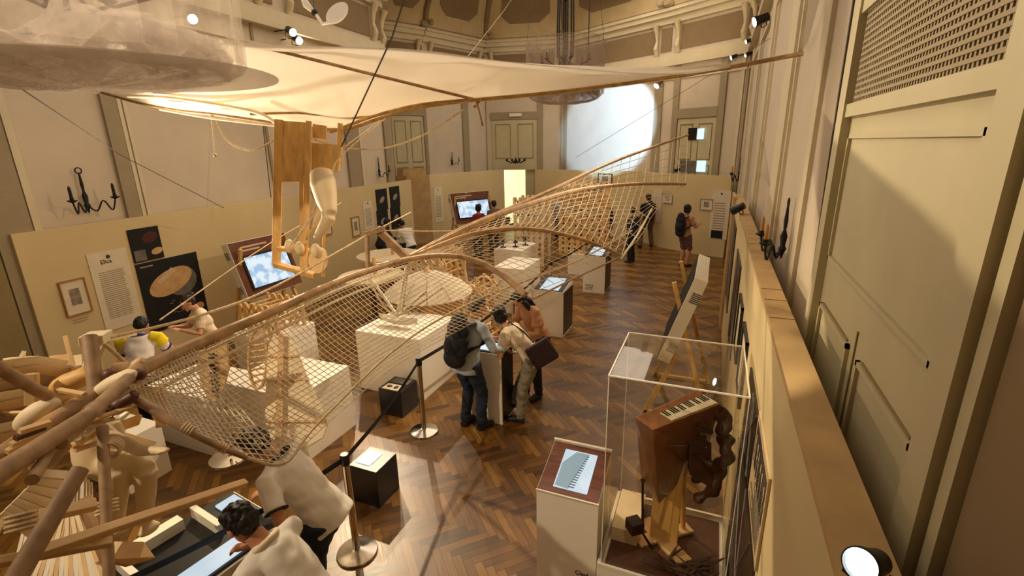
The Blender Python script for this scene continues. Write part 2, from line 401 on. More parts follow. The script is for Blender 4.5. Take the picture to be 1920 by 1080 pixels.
def lines(mb, p, ux, uy, wd, rows, pitch, th, jitter=.12):           # rows of printed text too small to read
    ux = V(ux).normalized(); uy = V(uy).normalized(); n = ux.cross(uy)
    for i in range(rows):
        L = wd*(1-random.random()*jitter); a = V(p) - uy*(i*pitch)
        mb.prism([a, a+ux*L, a+ux*L-uy*th, a-uy*th], n*.001)
# ------------------------------------------------------------------ the hall
XW = .62; ZC = 5.55; SF = 1.4
LW = lambda y: -8.05 - .052*(y-3)                 # left wall
POLY = [(XW, -3), (XW, 15.7), (-1.65, 17.2), (-5.8, 19.6), (-8.9, 18.9), (-9.85, 15.9), (-10.65, 14.3), (LW(11.75), 11.75), (LW(-3), -3)]
struct(MB().prism([(x, y, -.1) for x, y in POLY], (0, 0, .1)), 'floor', 'parquet')
SEGN = ['wall_right', 'wall_far_right', 'wall_far', 'wall_far_left', 'wall_corner', 'wall_recess', 'wall_side_left', 'wall_left', 'wall_back']
def seg_wall(i, name, z0, z1, th, m, t0=0, t1=1, inset=0):
    a = V(POLY[i]+(0,)); b = V(POLY[(i+1) % 9]+(0,)); d = (b-a).normalized(); n = V((-d.y, d.x, 0)); L = (b-a).length
    p = a + d*(L*t0) + n*inset; q = a + d*(L*t1) + n*inset
    return MB().prism([p+V((0, 0, z0)), q+V((0, 0, z0)), q-n*th+V((0, 0, z0)), p-n*th+V((0, 0, z0))], (0, 0, z1-z0))
def hit(px, py=300):                              # which wall a view ray meets -> (index, t, point)
    r = ray(px, py); best = None
    for i in range(9):
        a = V(POLY[i]+(H,)); b = V(POLY[(i+1) % 9]+(H,)); n = V((b.y-a.y, -(b.x-a.x), 0)); dn = n.dot(r)
        if abs(dn) < 1e-9: continue
        k = n.dot(a-O)/dn; p = O + r*k; t = (p-a).dot(b-a)/(b-a).length_squared
        t2 = (V((p.x, p.y, 0))-V((a.x, a.y, 0))).dot(V((b.x-a.x, b.y-a.y, 0)))/((b.x-a.x)**2+(b.y-a.y)**2)
        if k > 0 and -.001 <= t2 <= 1.001 and (best is None or k < best[3]): best = (i, t2, p, k)
    return best
DOORW = hit(940, 300)                              # far left wall carries the lit doorway
for i in range(9):
    if i == 3:
        ta = hit(1004, 330); tb = hit(938, 330); 
        if ta[0] == 3 and tb[0] == 3:
            mbw = MB()
            for (u, v_, z0, z1) in ((0, ta[1], 0, ZC+1.8), (ta[1], tb[1], 2.62, ZC+1.8), (tb[1], 1, 0, ZC+1.8)):
                q = seg_wall(3, '', z0, z1, .3, '', u, v_); n0 = len(mbw.v); mbw.v += q.v; mbw.f += [tuple(x+n0 for x in f) for f in q.f]; mbw.mi += q.mi
            struct(mbw, 'wall_far_left', 'wall_plaster'); DT = (ta[1], tb[1]); continue
    struct(seg_wall(i, SEGN[i], 0, ZC+1.8, .3, ''), SEGN[i], 'wall_plaster')
TN = [0]
def trim(mb, m, name='trim'): TN[0] += 1; return struct(mb, '%s_%d' % (name, TN[0]), m)
def strip(pxa, pxb, z0, z1, th, m, py=300):
    a = hit(pxa, py); b = hit(pxb, py)
    if a is None or b is None: return None
    if a[0] != b[0]: b = (a[0], 0 if b[0] < a[0] else 1, None)
    t0, t1 = sorted((a[1], b[1])); return trim(seg_wall(a[0], '', z0, z1, .02, '', t0, t1, th) if th > .02 else seg_wall(a[0], '', z0, z1, th, '', t0, t1, th), m)
# pilasters and panel frames, left to right
for a, b, m, th in ((-60, 18, 'pilaster_taupe', .06), (22, 38, 'wall_frame', .05), (211, 238, 'pilaster_taupe', .06), (240, 247, 'wall_frame', .05), (250, 257, 'wall_frame', .05),
                    (505, 509, 'pilaster_taupe', .03), (650, 673, 'pilaster_taupe', .06), (675, 679, 'wall_frame', .05), (722, 737, 'pilaster_taupe', .06), (798, 809, 'pilaster_taupe', .06),
                    (869, 880, 'pilaster_taupe', .06), (912, 923, 'pilaster_taupe', .06), (1008, 1018, 'pilaster_taupe', .06), (1050, 1056, 'pilaster_taupe', .06),
                    (1057, 1063, 'pilaster_taupe', .04), (1222, 1236, 'pilaster_taupe', .06), (1256, 1266, 'pilaster_taupe', .06), (1338, 1350, 'pilaster_taupe', .06),
                    (1374, 1380, 'wall_frame', .04), (1384, 1388, 'pilaster_taupe', .05)):
    strip(a, b, 0, ZC, th, m)
# cornice, frieze and upper cornice run round every wall
for i in range(9):
    mb = MB()
    for z0, z1, th in ((ZC, ZC+.1, .16), (ZC+.1, ZC+.24, .10), (ZC+.86, ZC+.98, .12), (ZC+.98, ZC+1.08, .26), (ZC+1.08, ZC+1.14, .34), (ZC+1.14, ZC+1.22, .22), (ZC-.28, ZC-.22, .05)):
        q = seg_wall(i, '', ZC+(z0-ZC)*SF, ZC+(z1-ZC)*SF, th, '', 0, 1, th); n0 = len(mb.v); mb.v += q.v; mb.f += [tuple(x+n0 for x in f) for f in q.f]; mb.mi += q.mi
    trim(mb, 'wall_frame')
    a = V(POLY[i]+(0,)); b = V(POLY[(i+1) % 9]+(0,)); L = (b-a).length; n = max(1, round(L/4.2))
    for k in range(n):
        u0 = (k+.13)/n; u1 = (k+.87)/n
        trim(seg_wall(i, '', ZC+.32*SF, ZC+.80*SF, .02, '', u0, u1, .025), 'ceiling_taupe')
        trim(seg_wall(i, '', ZC+.32*SF, ZC+.80*SF, .02, '', (k)/n, (k+.08)/n, .03), 'ceiling_taupe')
        for u in (k+.105, k+.895):                # scrolled brackets
            p = a.lerp(b, u/n); d = (b-a).normalized(); nn = V((-d.y, d.x, 0))
            mb = MB(); mb.tube([p+nn*.05+V((0, 0, ZC+.26*SF)), p+nn*.13+V((0, 0, ZC+.4*SF)), p+nn*.07+V((0, 0, ZC+.55*SF)), p+nn*.10+V((0, 0, ZC+.7*SF)), p+nn*.2+V((0, 0, ZC+.88*SF))], [.07, .07, .045, .06, .09], 8)
            trim(mb, 'gilt')
# coved vault rising from the upper cornice
CEN = V((-4.1, 12.6, 0))
def inner(i, s, z):
    p = V(POLY[i % 9]+(0,)); c = V((-4.1, min(p.y, CEN.y) if p.y > 0 else 1.5, 0)); q = p.lerp(c, s); q.z = z; return q
RG = [(.05, ZC+1.65), (.08, ZC+2.15), (.15, ZC+2.7), (.26, ZC+3.2), (.42, ZC+3.5), (.62, ZC+3.65)]
mb = MB()
for i in range(9):
    mb.solid_grid([[inner(i, s, z), inner(i+1, s, z)] for s, z in RG], (0, 0, .06))
mb.prism([inner(i, *RG[-1]) for i in range(9)], (0, 0, .06))
struct(mb, 'ceiling', 'ceiling_cream')
def cove(i, u, v):                                 # u along, v 0..1 over rings 0..4
    k = v*4; a = min(3, int(k)); f = k-a
    p = inner(i, *RG[a]).lerp(inner(i+1, *RG[a]), u); q = inner(i, *RG[a+1]).lerp(inner(i+1, *RG[a+1]), u); return p.lerp(q, f)
for i in range(9):
    L = (V(POLY[i])-V(POLY[(i+1) % 9])).length; n = max(1, round(L/4.6))
    for k in range(n+1):
        u = k/n; mb = MB()
        pts = [cove(i, min(.999, max(.001, u)), v/8)-V((0, 0, .02)) for v in range(0, 9)]
        mb.tube(pts, .11, 6); trim(mb, 'ceiling_taupe')
        c = cove(i, u, .03); mb = MB(); mb.ball(c, (.2, .2, .12), nu=8, nv=5); mb.ball(c+V((0, 0, .16)), (.11, .11, .16), nu=8, nv=5)
        for sx in (-.26, .26): mb.ball(c+V((sx, 0, .02)), .1, nu=8, nv=5)
        trim(mb, 'gilt')
    for k in range(n):
        rows = []
        for v, cut in ((.22, .13), (.34, 0), (.5, 0), (.7, 0), (.84, 0), (.96, .13)):
            rows.append([cove(i, (k+.18+cut+(.64-2*cut)*s/4)/n, v)-V((0, 0, .035)) for s in range(5)])
        trim(MB().solid_grid(rows, (0, 0, .02)), 'ceiling_taupe')
# ---- partitions
PT = 2.35
def pt(px, py): q = Zp(px, py, PT); return (q.x, q.y)
PA = pt(20, 440); PB = pt(770, 337)
def panel(a, b, name, label, th=.08, z1=PT, m='partition_cream'):
    a = V(a+(0,)); b = V(b+(0,)); d = (b-a).normalized(); n = V((d.y, -d.x, 0))
    mid = (a+b)/2
    if (V((0, 0, 0))-mid).dot(n) > 0: n = -n      # thickness goes away from camera
    mb = MB(); mb.prism([a, b, b+n*th, a+n*th], (0, 0, z1)); o = mb.build(name, m)
    return setp(o, label, 'partition wall', 'cream exhibition partitions')
panel(PA, PB, 'exhibition_partition', 'long cream partition along the left wall, carrying the black posters')
PD = pt(805, 328); PE = pt(880, 322); PF = pt(945, 318); PG = pt(1003, 318); PH = pt(1110, 319); PI = pt(1190, 321); PJ = pt(1242, 325); PK = pt(1306, 328); PL = pt(1372, 330)
bk = pt(762, 330)
mb = MB(); a = V(bk+(0,)); b = V(PD+(0,)); n = V((-1, .25, 0))*.5; mb.prism([a, b, b+n, a+n], (0, 0, PT)); mb.prism([a+n*.3+V((0, 0, PT)), b+n*.3+V((0, 0, PT)), b+n*.9+V((0, 0, PT)), a+n*.9+V((0, 0, PT))], (0, 0, .22))
setp(mb.build('exhibition_partition', 'partition_edge'), 'warm lit cream boxed partition below the left panelled door', 'partition wall')
PPAN = {}
for a, b, l in ((PD, PE, 'cream partition behind the tilted screen, left of the lit doorway'), (PE, PF, 'cream partition immediately left of the lit doorway'),
                (PG, PH, 'cream partition right of the lit doorway, under the left half of the projection'), (PH, PI, 'brightly lit cream partition under the right half of the projection'),
                (PI, PJ, 'narrow cream partition behind the man in dark clothes'), (PJ, PK, 'cream partition with small framed sheet behind the woman with backpack'),
                (PK, PL, 'cream partition at the far right with the tall text panel')):
    panel(a, b, 'exhibition_partition', l)
# right partition close to the camera, pale timber capping
mb = MB(); mb.bb(.34, .46, .4, 9.95, 0, PT-.03)
rp = thing('exhibition_partition', 'long cream partition at the right edge, with timber capping, running away from the camera', 'partition wall', (.4, 5, 0))
mb.build('panel', 'partition_cream', rp)
mb = MB(); mb.bb(.34, .47, .35, 10.0, PT-.03, PT); 
for y in (2.9, 3.25, 3.5, 5.1, 5.4, 7.2): mb.bb(.345, .472, y, y+.012, PT-.031, PT+.004)
mb.build('capping', 'partition_edge', rp)
mb = MB(); mb.bb(.30, .345, 9.0, 9.95, 0, PT+.04)
setp(mb.build('partition_post', 'partition_edge'), 'pale post closing the far end of the right partition', 'post')
# ---- right wall: panelled door with pierced grille, frames, pilasters
mb = MB()
def wbox(y0, y1, z0, z1, th=.03, x=XW): return MB().bb(x-th, x+.01, y0, y1, z0, z1)
d0, d1 = 1.46, 2.98
door = struct(wbox(d0, d1, 0, 3.40, .03), 'door_1', 'door_green')
def dsub(mb, name, m): return mb.build(name, m, door)
mb = MB()
for y0, y1, z0, z1 in ((1.52, 2.92, 2.70, 3.32), (1.52, 2.14, .3, 2.46), (2.30, 2.92, .3, 2.46)):
    t = .02
    for q in ((y0, y1, z0, z0+t), (y0, y1, z1-t, z1), (y0, y0+t, z0, z1), (y1-t, y1, z0, z1)): mb.bb(XW-.045, XW-.028, *q)
dsub(mb, 'panel_molding', 'door_green')
mb = MB(); mb.bb(XW-.036, XW-.029, 1.56, 2.88, 2.695, 2.71); mb.bb(XW-.036, XW-.029, 1.56, 2.1, 2.455, 2.47); mb.bb(XW-.036, XW-.029, 2.34, 2.88, 2.455, 2.47); mb.bb(XW-.036, XW-.029, 2.215, 2.225, .2, 2.55)
dsub(mb, 'panel_groove', 'door_groove')
mb = MB(); g0, g1, h0, h1 = 1.30, 2.93, 3.46, 3.86
# pierced grille: thin rails and studs over a dark backing
gr = struct(MB().bb(XW-.02, XW+.01, g0, g1, h0, h1), 'window_1', 'dark_room')
nr = 15; dz = (h1-h0)/nr
for r_ in range(nr+1): mb.bb(XW-.045, XW-.02, g0, g1, h0+r_*dz-.006, h0+r_*dz+.006)
nc = 62; dy = (g1-g0)/nc
for c_ in range(nc+1): mb.bb(XW-.042, XW-.02, g0+c_*dy-.006, g0+c_*dy+.006, h0, h1)
mb.build('grille', 'pilaster_taupe', gr)
fr = MB(); fr.bb(XW-.07, XW, d1, d1+.13, 0, 4.5); fr.bb(XW-.05, XW, d1+.15, d1+.2, 0, 4.5); fr.bb(XW-.07, XW, d0-.13, d0, 0, 4.5); fr.bb(XW-.05, XW, d0-.2, d0-.15, 0, 4.5)
fr.bb(XW-.06, XW, d0, d1, 3.40, 3.46); fr.bb(XW-.06, XW, d0, d1, 3.86, 3.95); trim(fr, 'door_green')
trim(MB().bb(XW-.03, XW, -2.8, d0-.22, 0, ZC), 'ceiling_taupe')
for y0, y1, th in ((3.28, 3.34, .03), (4.05, 4.10, .03), (4.16, 4.3, .02), (5.55, 5.62, .03), (5.7, 6.3, .05), (6.4, 6.47, .03), (8.5, 8.6, .03), (8.7, 9.4, .05), (9.5, 9.6, .03), (11.4, 11.5, .03), (11.6, 12.3, .05), (12.4, 12.5, .03), (14.3, 14.9, .05)):
    trim(MB().bb(XW-th, XW, y0, y1, 0, ZC), 'wall_frame')
# ---- far doors
DN = [1]
def fdoor(pxa, pxb, ytop, label=None, py=300):
    a = hit(pxa, py); b = hit(pxb, py); 
    if a[0] != b[0]: b = (a[0], 1 if b[0] > a[0] else 0, b[2])
    t0, t1 = sorted((a[1], b[1])); i = a[0]
    A = V(POLY[i]+(0,)); B = V(POLY[(i+1) % 9]+(0,)); zt = Pp((pxa+pxb)/2, ytop, POLY[i], POLY[(i+1) % 9]).z
    DN[0] += 1; d = struct(seg_wall(i, '', 2.3 if i == 3 else 0, zt, .02, '', t0, t1, .03), 'door_%d' % DN[0], 'door_green')
    L = (B-A).length; dd = (B-A).normalized(); nn = V((-dd.y, dd.x, 0)); mb = MB(); w_ = (t1-t0)/2
    for k in (0, 1):
        u0 = t0+w_*k+w_*.16; u1 = t0+w_*(k+1)-w_*.16
        for z0, z1 in ((2.75, zt-.15), (1.2, 2.6)):
            for (a0, a1, y0, y1) in ((u0, u1, z0, z0+.03), (u0, u1, z1-.03, z1), (u0, u0+.02*w_, z0, z1), (u1-.02*w_, u1, z0, z1)):
                p = A+dd*(L*a0)+nn*.03; q = A+dd*(L*a1)+nn*.03
                if i == 3 and y0 < 2.7: continue
                mb.prism([p+V((0, 0, y0)), q+V((0, 0, y0)), q+nn*.02+V((0, 0, y0)), p+nn*.02+V((0, 0, y0))], (0, 0, y1-y0))
    mb.build('panel_molding', 'door_groove', d)
    trim(seg_wall(i, '', zt+.02, zt+.3, .02, '', t0-.01, t1+.01, .07), 'pilaster_taupe'); return d, zt
fdoor(739, 797, 218); fdoor(924, 1007, 225)
d4, z4 = fdoor(1267, 1337, 222)
# small panes in the far right door
for n_, (x0, x1, y0, y1, m) in enumerate(((1289, 1306, 240, 262, 'bronze_dark'), (1306, 1319, 241, 261, 'frosted'), (1274, 1303, 301, 322, 'poster_grey'), (1305, 1322, 301, 322, 'frosted'))):
    i = 1; a = Pp(x0, y1, POLY[1], POLY[2]); b = Pp(x1, y1, POLY[1], POLY[2]); z1 = Pp((x0+x1)/2, y0, POLY[1], POLY[2]).z
    n = (V((0, 0, 0))-V((a.x, a.y, 0))).normalized()*.06; a.z = b.z
    struct(MB().prism([a+n, b+n, b+n*1.6, a+n*1.6], (0, 0, z1-a.z)), 'window_%d' % (n_+2), m)
# lit doorway behind the far left wall
A = V(POLY[3]+(0,)); B = V(POLY[4]+(0,)); dd = (B-A).normalized(); nn = V((-dd.y, dd.x, 0)); L = (B-A).length
p = A+dd*(L*DT[0]); q = A+dd*(L*DT[1])
struct(MB().prism([p-nn*2.4-dd*.6, q-nn*2.4+dd*.6, q-nn*2.3+dd*.6, p-nn*2.3-dd*.6], (0, 0, 3)), 'wall_lobby', 'door_light')  # wall emits by itself, standing in for the lit lobby
mb = MB()
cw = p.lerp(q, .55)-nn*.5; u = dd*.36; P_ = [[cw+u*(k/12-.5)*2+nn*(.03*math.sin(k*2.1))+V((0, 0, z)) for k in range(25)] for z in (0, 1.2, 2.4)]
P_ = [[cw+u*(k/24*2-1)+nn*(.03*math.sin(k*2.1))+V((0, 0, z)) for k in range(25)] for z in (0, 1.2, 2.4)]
setp(MB().solid_grid(P_, nn*.01).build('curtain', 'door_light', smooth=True), 'pale yellow curtain made emissive as the light of the far doorway', 'curtain')
DN[0] += 1; p1_ = p.lerp(q, .30); struct(MB().prism([p-nn*.15, p1_-nn*.15, p1_-nn*.2, p-nn*.2], (0, 0, 2.6)), 'door_%d' % DN[0], 'door_green')
sg_ = hit(967, 219); e_ = Pp(956, 219, POLY[3], POLY[4])+nn*.12; f_ = Pp(979, 219, POLY[3], POLY[4])+nn*.12; f_.z = e_.z
setp(MB().prism([e_, f_, f_+nn*.03, e_+nn*.03], (0, 0, .12)).build('door_sign', 'white_board'), 'small white sign above the far left door', 'sign')
# dark doorway at the extreme left
yl = PA[1]
trim(MB().prism([(LW(2.2)+.02, 2.2, 0), (LW(2.95)+.02, 2.95, 0), (LW(2.95)+.12, 2.95, 0), (LW(2.2)+.12, 2.2, 0)], (0, 0, ZC)), 'door_groove')
DN[0] += 1; struct(MB().prism([(LW(.9)+.01, .9, 0), (LW(2.2)+.01, 2.2, 0), (LW(2.2)+.05, 2.2, 0), (LW(.9)+.05, .9, 0)], (0, 0, 3.0)), 'door_%d' % DN[0], 'dark_room')
# projection patch is lit by the projector; its housing hangs from the ceiling
def crom(P_, n=6):                                 # smooth curve through points
    P_ = [V(p) for p in P_]; out = []
    for i in range(len(P_)-1):
        a = P_[max(0, i-1)]; b = P_[i]; c = P_[i+1]; d = P_[min(len(P_)-1, i+2)]
        for k in range(n):
            t = k/n; out.append(.5*((2*b)+(c-a)*t+(2*a-5*b+4*c-d)*t*t+(3*b-a-3*c+d)*t**3))
    out.append(P_[-1]); return out
# ------------------------------------------------------------------ people
def ik(a, b, l1, l2, pole):
    a = V(a); b = V(b); d = b-a; L = min(d.length, (l1+l2)*.995); 
    if d.length < 1e-4: d = V((0, 0, -1))
    u = d.normalized(); b = a+u*L; x = (l1*l1-l2*l2+L*L)/(2*L); h = math.sqrt(max(0, l1*l1-x*x))
    p = V(pole); p = (p-u*u.dot(p)).normalized(); return a+u*x+p*h, b
def hand(mb, wr, d, palm, s, curl=.6, flip=1):     # wrist, direction, palm normal
    d = V(d).normalized(); palm = V(palm); palm = (palm-d*d.dot(palm)).normalized(); sd = d.cross(palm)*flip
    k = s/1.7
    mb.tube([wr, wr+d*.04*k, wr+d*.085*k], [(.026*k, .02*k), (.04*k, .017*k), (.041*k, .014*k)], 8, side=sd)
    for i, (o, ln) in enumerate(((-.03, .068), (-.01, .078), (.01, .073), (.029, .058))):
        p = wr+d*.082*k+sd*o*k; a = p+(d*math.cos(curl*.5)+palm*math.sin(curl*.5))*ln*.45*k; b = a+(d*math.cos(curl*1.5)+palm*math.sin(curl*1.5))*ln*.33*k
        c = b+(d*math.cos(curl*2.3)+palm*math.sin(curl*2.3))*ln*.27*k; mb.tube([p, a, b, c], [.0095*k, .009*k, .0082*k, .0065*k], 6)
    p = wr+d*.03*k-sd*.03*k; a = p+(d*.6-sd*.75+palm*.25).normalized()*.036*k; b = a+(d*.85-sd*.2+palm*.5).normalized()*.032*k; mb.tube([p, a, b], [.013*k, .011*k, .008*k], 6)
def person(name, label, loc, yaw, h=1.7, lean=0, side=0, hipz=None, head=(0, 0), hands=None, feet=None, skin='skin', hair='hair_black', hairstyle='short',
           top='shirt_white', sleeve='short', bottom='jeans', legs='long', collar=None, vox=.014, group=None, female=False, hem=.0, twist=0, shoe='shoe', face=True):
    """yaw: facing direction (0 = +Y, counterclockwise). lean forward in degrees. hands/feet in local coordinates."""
    root = thing(name, label, 'person', loc, group, math.radians(yaw)); k = h
    hp = V((0, 0, hipz if hipz is not None else .525*k)); le = math.radians(lean); sd_ = math.radians(side)
    if hipz is None: hp.y -= math.sin(le)*.16*k
    up = V((math.sin(sd_), math.sin(le)*math.cos(sd_), math.cos(le)*math.cos(sd_))); 
    tw = Matrix.Rotation(math.radians(twist), 3, up); X = tw @ V((1, 0, 0)); X = (X-up*up.dot(X)).normalized(); fw = up.cross(X)
    wst = hp+up*.09*k; che = hp+up*.2*k; sh = hp+up*.285*k; nk = hp+up*.31*k
    sw = (.092 if female else .108)*k; hw = .052*k
    pitch, turn = head; hl = math.radians(lean*.6+pitch); hu = V((0, math.sin(hl), math.cos(hl))); hu = (hu+up*.35).normalized()
    hx = Matrix.Rotation(math.radians(turn), 3, hu) @ V((1, 0, 0)); hx = (hx-hu*hu.dot(hx)).normalized(); hf = hu.cross(hx)
    hc = nk+hu*.10*k+hf*.012*k; HR = Matrix((hx, hf, hu)).transposed()
    feet = feet or [(-.065*k, 0, 0), (.065*k, .03*k, 0)]; hands = hands or [(-.14*k, .03*k, hp.z-.04*k), (.14*k, .03*k, hp.z-.04*k)]
    body = MB(); f_ = 1 if not female else .88
    # torso, neck and head
    body.tube([hp-up*.04*k, hp+up*.02*k, wst, che, sh-up*.01*k, nk], [(.075*k, .06*k), (.088*k, .066*k), (.074*k*f_, .055*k), (.088*k*f_, .064*k), (.085*k*f_, .05*k), (.035*k, .035*k)], 14, side=X)
    body.tube([nk-up*.02*k, nk+hu*.05*k], [.036*k, .032*k], 10)
    r = .0455*k; body.ball(hc+hu*.012*k-hf*.004*k, (r*.95, r*1.12, r*1.12), HR)
    body.ball(hc-hu*.028*k+hf*.014*k, (r*.70, r*.80, r*.80), HR)                       # jaw
    body.tube([hc+hf*.052*k+hu*.008*k, hc+hf*.066*k-hu*.012*k], [.005*k, .0085*k], 6)  # nose
    body.tube([hc+hf*.05*k-hu*.034*k-hx*.012*k, hc+hf*.055*k-hu*.033*k, hc+hf*.05*k-hu*.034*k+hx*.012*k], .0045*k, 6)
    body.ball(hc+hf*.047*k-hu*.052*k, .011*k, nu=8, nv=5)
    for s in (-1, 1):
        body.ball(hc+hx*s*.046*k-hu*.004*k, (.006*k, .012*k, .018*k), HR, 8, 5)
        body.ball(hc+hf*.044*k+hx*s*.018*k+hu*.018*k, .009*k, nu=8, nv=5)
    shirt = MB(); e = .008*k
    shirt.tube([hp-up*(.02+hem)*k, hp+up*.02*k, wst, che, sh-up*.005*k, nk-up*.002*k], [(.099*k+e, .082*k+e), (.094*k+e, .076*k+e), (.082*k*f_+e, .063*k+e), (.094*k*f_+e, .068*k+e), (.085*k*f_+e, .052*k+e), (.044*k, .042*k)], 16, side=X)
    for s in (-1, 1):
        S = sh+X*(s*sw)-up*.012*k; ht = V(hands[(s+1)//2]); dy = V((s*.5, -.55, -.55)) if lean < 50 else V((s*.7, -.5, .1))
        E_, W_ = ik(S, ht, .165*k, .15*k, dy)
        body.tube([sh-up*.01*k, S, S.lerp(E_, .5), E_, E_.lerp(W_, .35), W_], [.034*k, .030*k, .028*k, .0225*k, .0225*k, .0145*k], 10)
        dv = (W_-E_).normalized(); pn = V((-s, 0, -.3)) if abs(dv.z) > .6 else V((0, 0, -1)); hand(body, W_, dv, pn, k, .7, s)
        sl = .55 if sleeve == 'short' else 1
        pts = [sh+up*0, S+X*s*.004*k, S.lerp(E_, .5 if sl < 1 else .5)]; rr = [.042*k, .040*k, .040*k if sl < 1 else .034*k]
        if sleeve == 'short': pts.append(S.lerp(E_, .72)); rr.append(.041*k)
        elif sleeve == 'long': pts += [E_, E_.lerp(W_, .5), W_.lerp(E_, .06)]; rr += [.031*k, .028*k, .022*k]
        if sleeve != 'none': shirt.tube(pts, rr, 10)
        if collar and sleeve == 'short':
            a = S.lerp(E_, .70); b = S.lerp(E_, .74); mb = MB(); mb.tube([a, b], [.044*k, .044*k], 12); setattr(person, '_cuffs', getattr(person, '_cuffs', [])+[mb])
        hpj = hp+V((s*hw, 0, -.005*k)); ft = V(feet[(s+1)//2]); an = ft+V((0, 0, .045*k))
        pole = V((s*.1, 1, .15)); K, A2 = ik(hpj, an, .245*k, .245*k, pole)
        body.tube([hpj, hpj.lerp(K, .5), K, K.lerp(A2, .35), A2], [.054*k, .046*k, .033*k, .034*k, .021*k], 10)
        fd = V((s*.15, 1, 0)).normalized()
        sm = MB(); sm.tube([A2-fd*.03*k+V((0, 0, -.022*k)), A2+fd*.04*k+V((0, 0, -.018*k)), A2+fd*.105*k+V((0, 0, -.026*k))], [(.027*k, .026*k), (.028*k, .026*k), (.026*k, .016*k)], 10, side=V((fd.y, -fd.x, 0)))
        body.tube([A2, A2+fd*.03*k-V((0, 0, .02*k)), A2+fd*.09*k-V((0, 0, .028*k))], [.021*k, .024*k, .018*k], 8)
        person._sh = getattr(person, '_sh', [])+[sm]
        tr = person._tr = getattr(person, '_tr', None) or MB()
        if legs == 'long': tr.tube([hpj+V((0, 0, .02*k)), hpj.lerp(K, .5), K, K.lerp(A2, .5), A2+V((0, 0, -.005*k))], [.064*k, .055*k, .043*k, .042*k, .036*k], 12)
        elif legs == 'shorts': tr.tube([hpj+V((0, 0, .02*k)), hpj.lerp(K, .5), hpj.lerp(K, .98)], [.064*k, .056*k, .05*k], 12)
    bake(body, 'body', skin, root, vox*.75, 3)
    sh_o = bake(shirt, 'shirt', top, root, vox, 4, wr=(.013, 9, 1.8))
    tr = person._tr; tr.tube([hp-up*.05*k, hp-up*.0*k, hp+up*.045*k], [(.075*k, .066*k), (.094*k, .076*k), (.089*k, .072*k)], 14, side=X)
    bake(tr, 'trousers' if legs == 'long' else 'shorts', bottom, root, vox, 4, wr=(.016, 11, 1.6)); person._tr = None
    for sm in person._sh: bake(sm, 'shoe', shoe, root, vox*.8, 2)
    person._sh = []
    if collar:
        mb = MB(); ring = [nk-up*.012*k+X*(.05*k*math.cos(a))+fw*(.05*k*math.sin(a))+up*(.014*k if math.sin(a) < 0 else 0) for a in [2*math.pi*i/16 for i in range(17)]]
        mb.tube(ring, .011*k, 8, False); mb.build('collar', collar, root, True, True)
        for c_ in getattr(person, '_cuffs', []): c_.build('sleeve_trim', collar, root, True, True)
        person._cuffs = []
    hm = MB()
    if hairstyle == 'bald_ring': hm.ball(hc+hu*.005*k-hf*.018*k, (r*1.08, r*1.05, r*.85), HR)
    else:
        hm.ball(hc+hu*.022*k-hf*.014*k, (r*1.10, r*1.16, r*1.12), HR)
        hm.ball(hc+hu*.0*k-hf*.026*k, (r*1.05, r*.95, r*1.05), HR)
        for i in range(10):
            a = 2*math.pi*i/10; hm.ball(hc+hu*.05*k-hf*.01*k+hx*(.028*k*math.cos(a))+hf*(.03*k*math.sin(a)), .016*k, nu=6, nv=4)
    if hairstyle == 'long':
        hm.tube([hc-hf*.03*k, hc-hf*.05*k-hu*.06*k, nk-fw*.06*k-up*.06*k], [(.048*k, .03*k), (.05*k, .026*k), (.03*k, .012*k)], 10, side=hx)
        for s in (-1, 1): hm.tube([hc+hx*s*.042*k, hc+hx*s*.05*k-hu*.05*k, hc+hx*s*.045*k-hu*.12*k+V((0, 0, -.02*k))], [.02*k, .022*k, .012*k], 8)
    if hairstyle == 'bob':
        hm.ball(hc-hf*.016*k-hu*.01*k, (r*1.35, r*1.15, r*1.25), HR); hm.ball(hc-hf*.03*k+hu*.03*k, (r*1.25, r*1.1, r*1.1), HR)
    if hairstyle == 'bun': hm.ball(hc-hf*.07*k+hu*.035*k, r*.55)
    ho = bake(hm, 'hair', hair, root, vox*.7, 2, wr=(.014, 55, .6))
    if face:
        for s in (-1, 1):
            mb = MB(); mb.ball(hc+hf*.0535*k+hx*s*.018*k+hu*.006*k, .0048*k, nu=8, nv=6); mb.build('eye', 'hair_black', root, True, True)
    root['_k'] = 0; del root['_k']
    return root, dict(hp=hp, up=up, X=X, fw=fw, sh=sh, nk=nk, hc=hc, hf=hf, hu=hu, hx=hx, k=k, che=che)
def l2w(root, p): return Matrix.Rotation(root.rotation_euler.z, 3, 'Z') @ V(p) + root.location
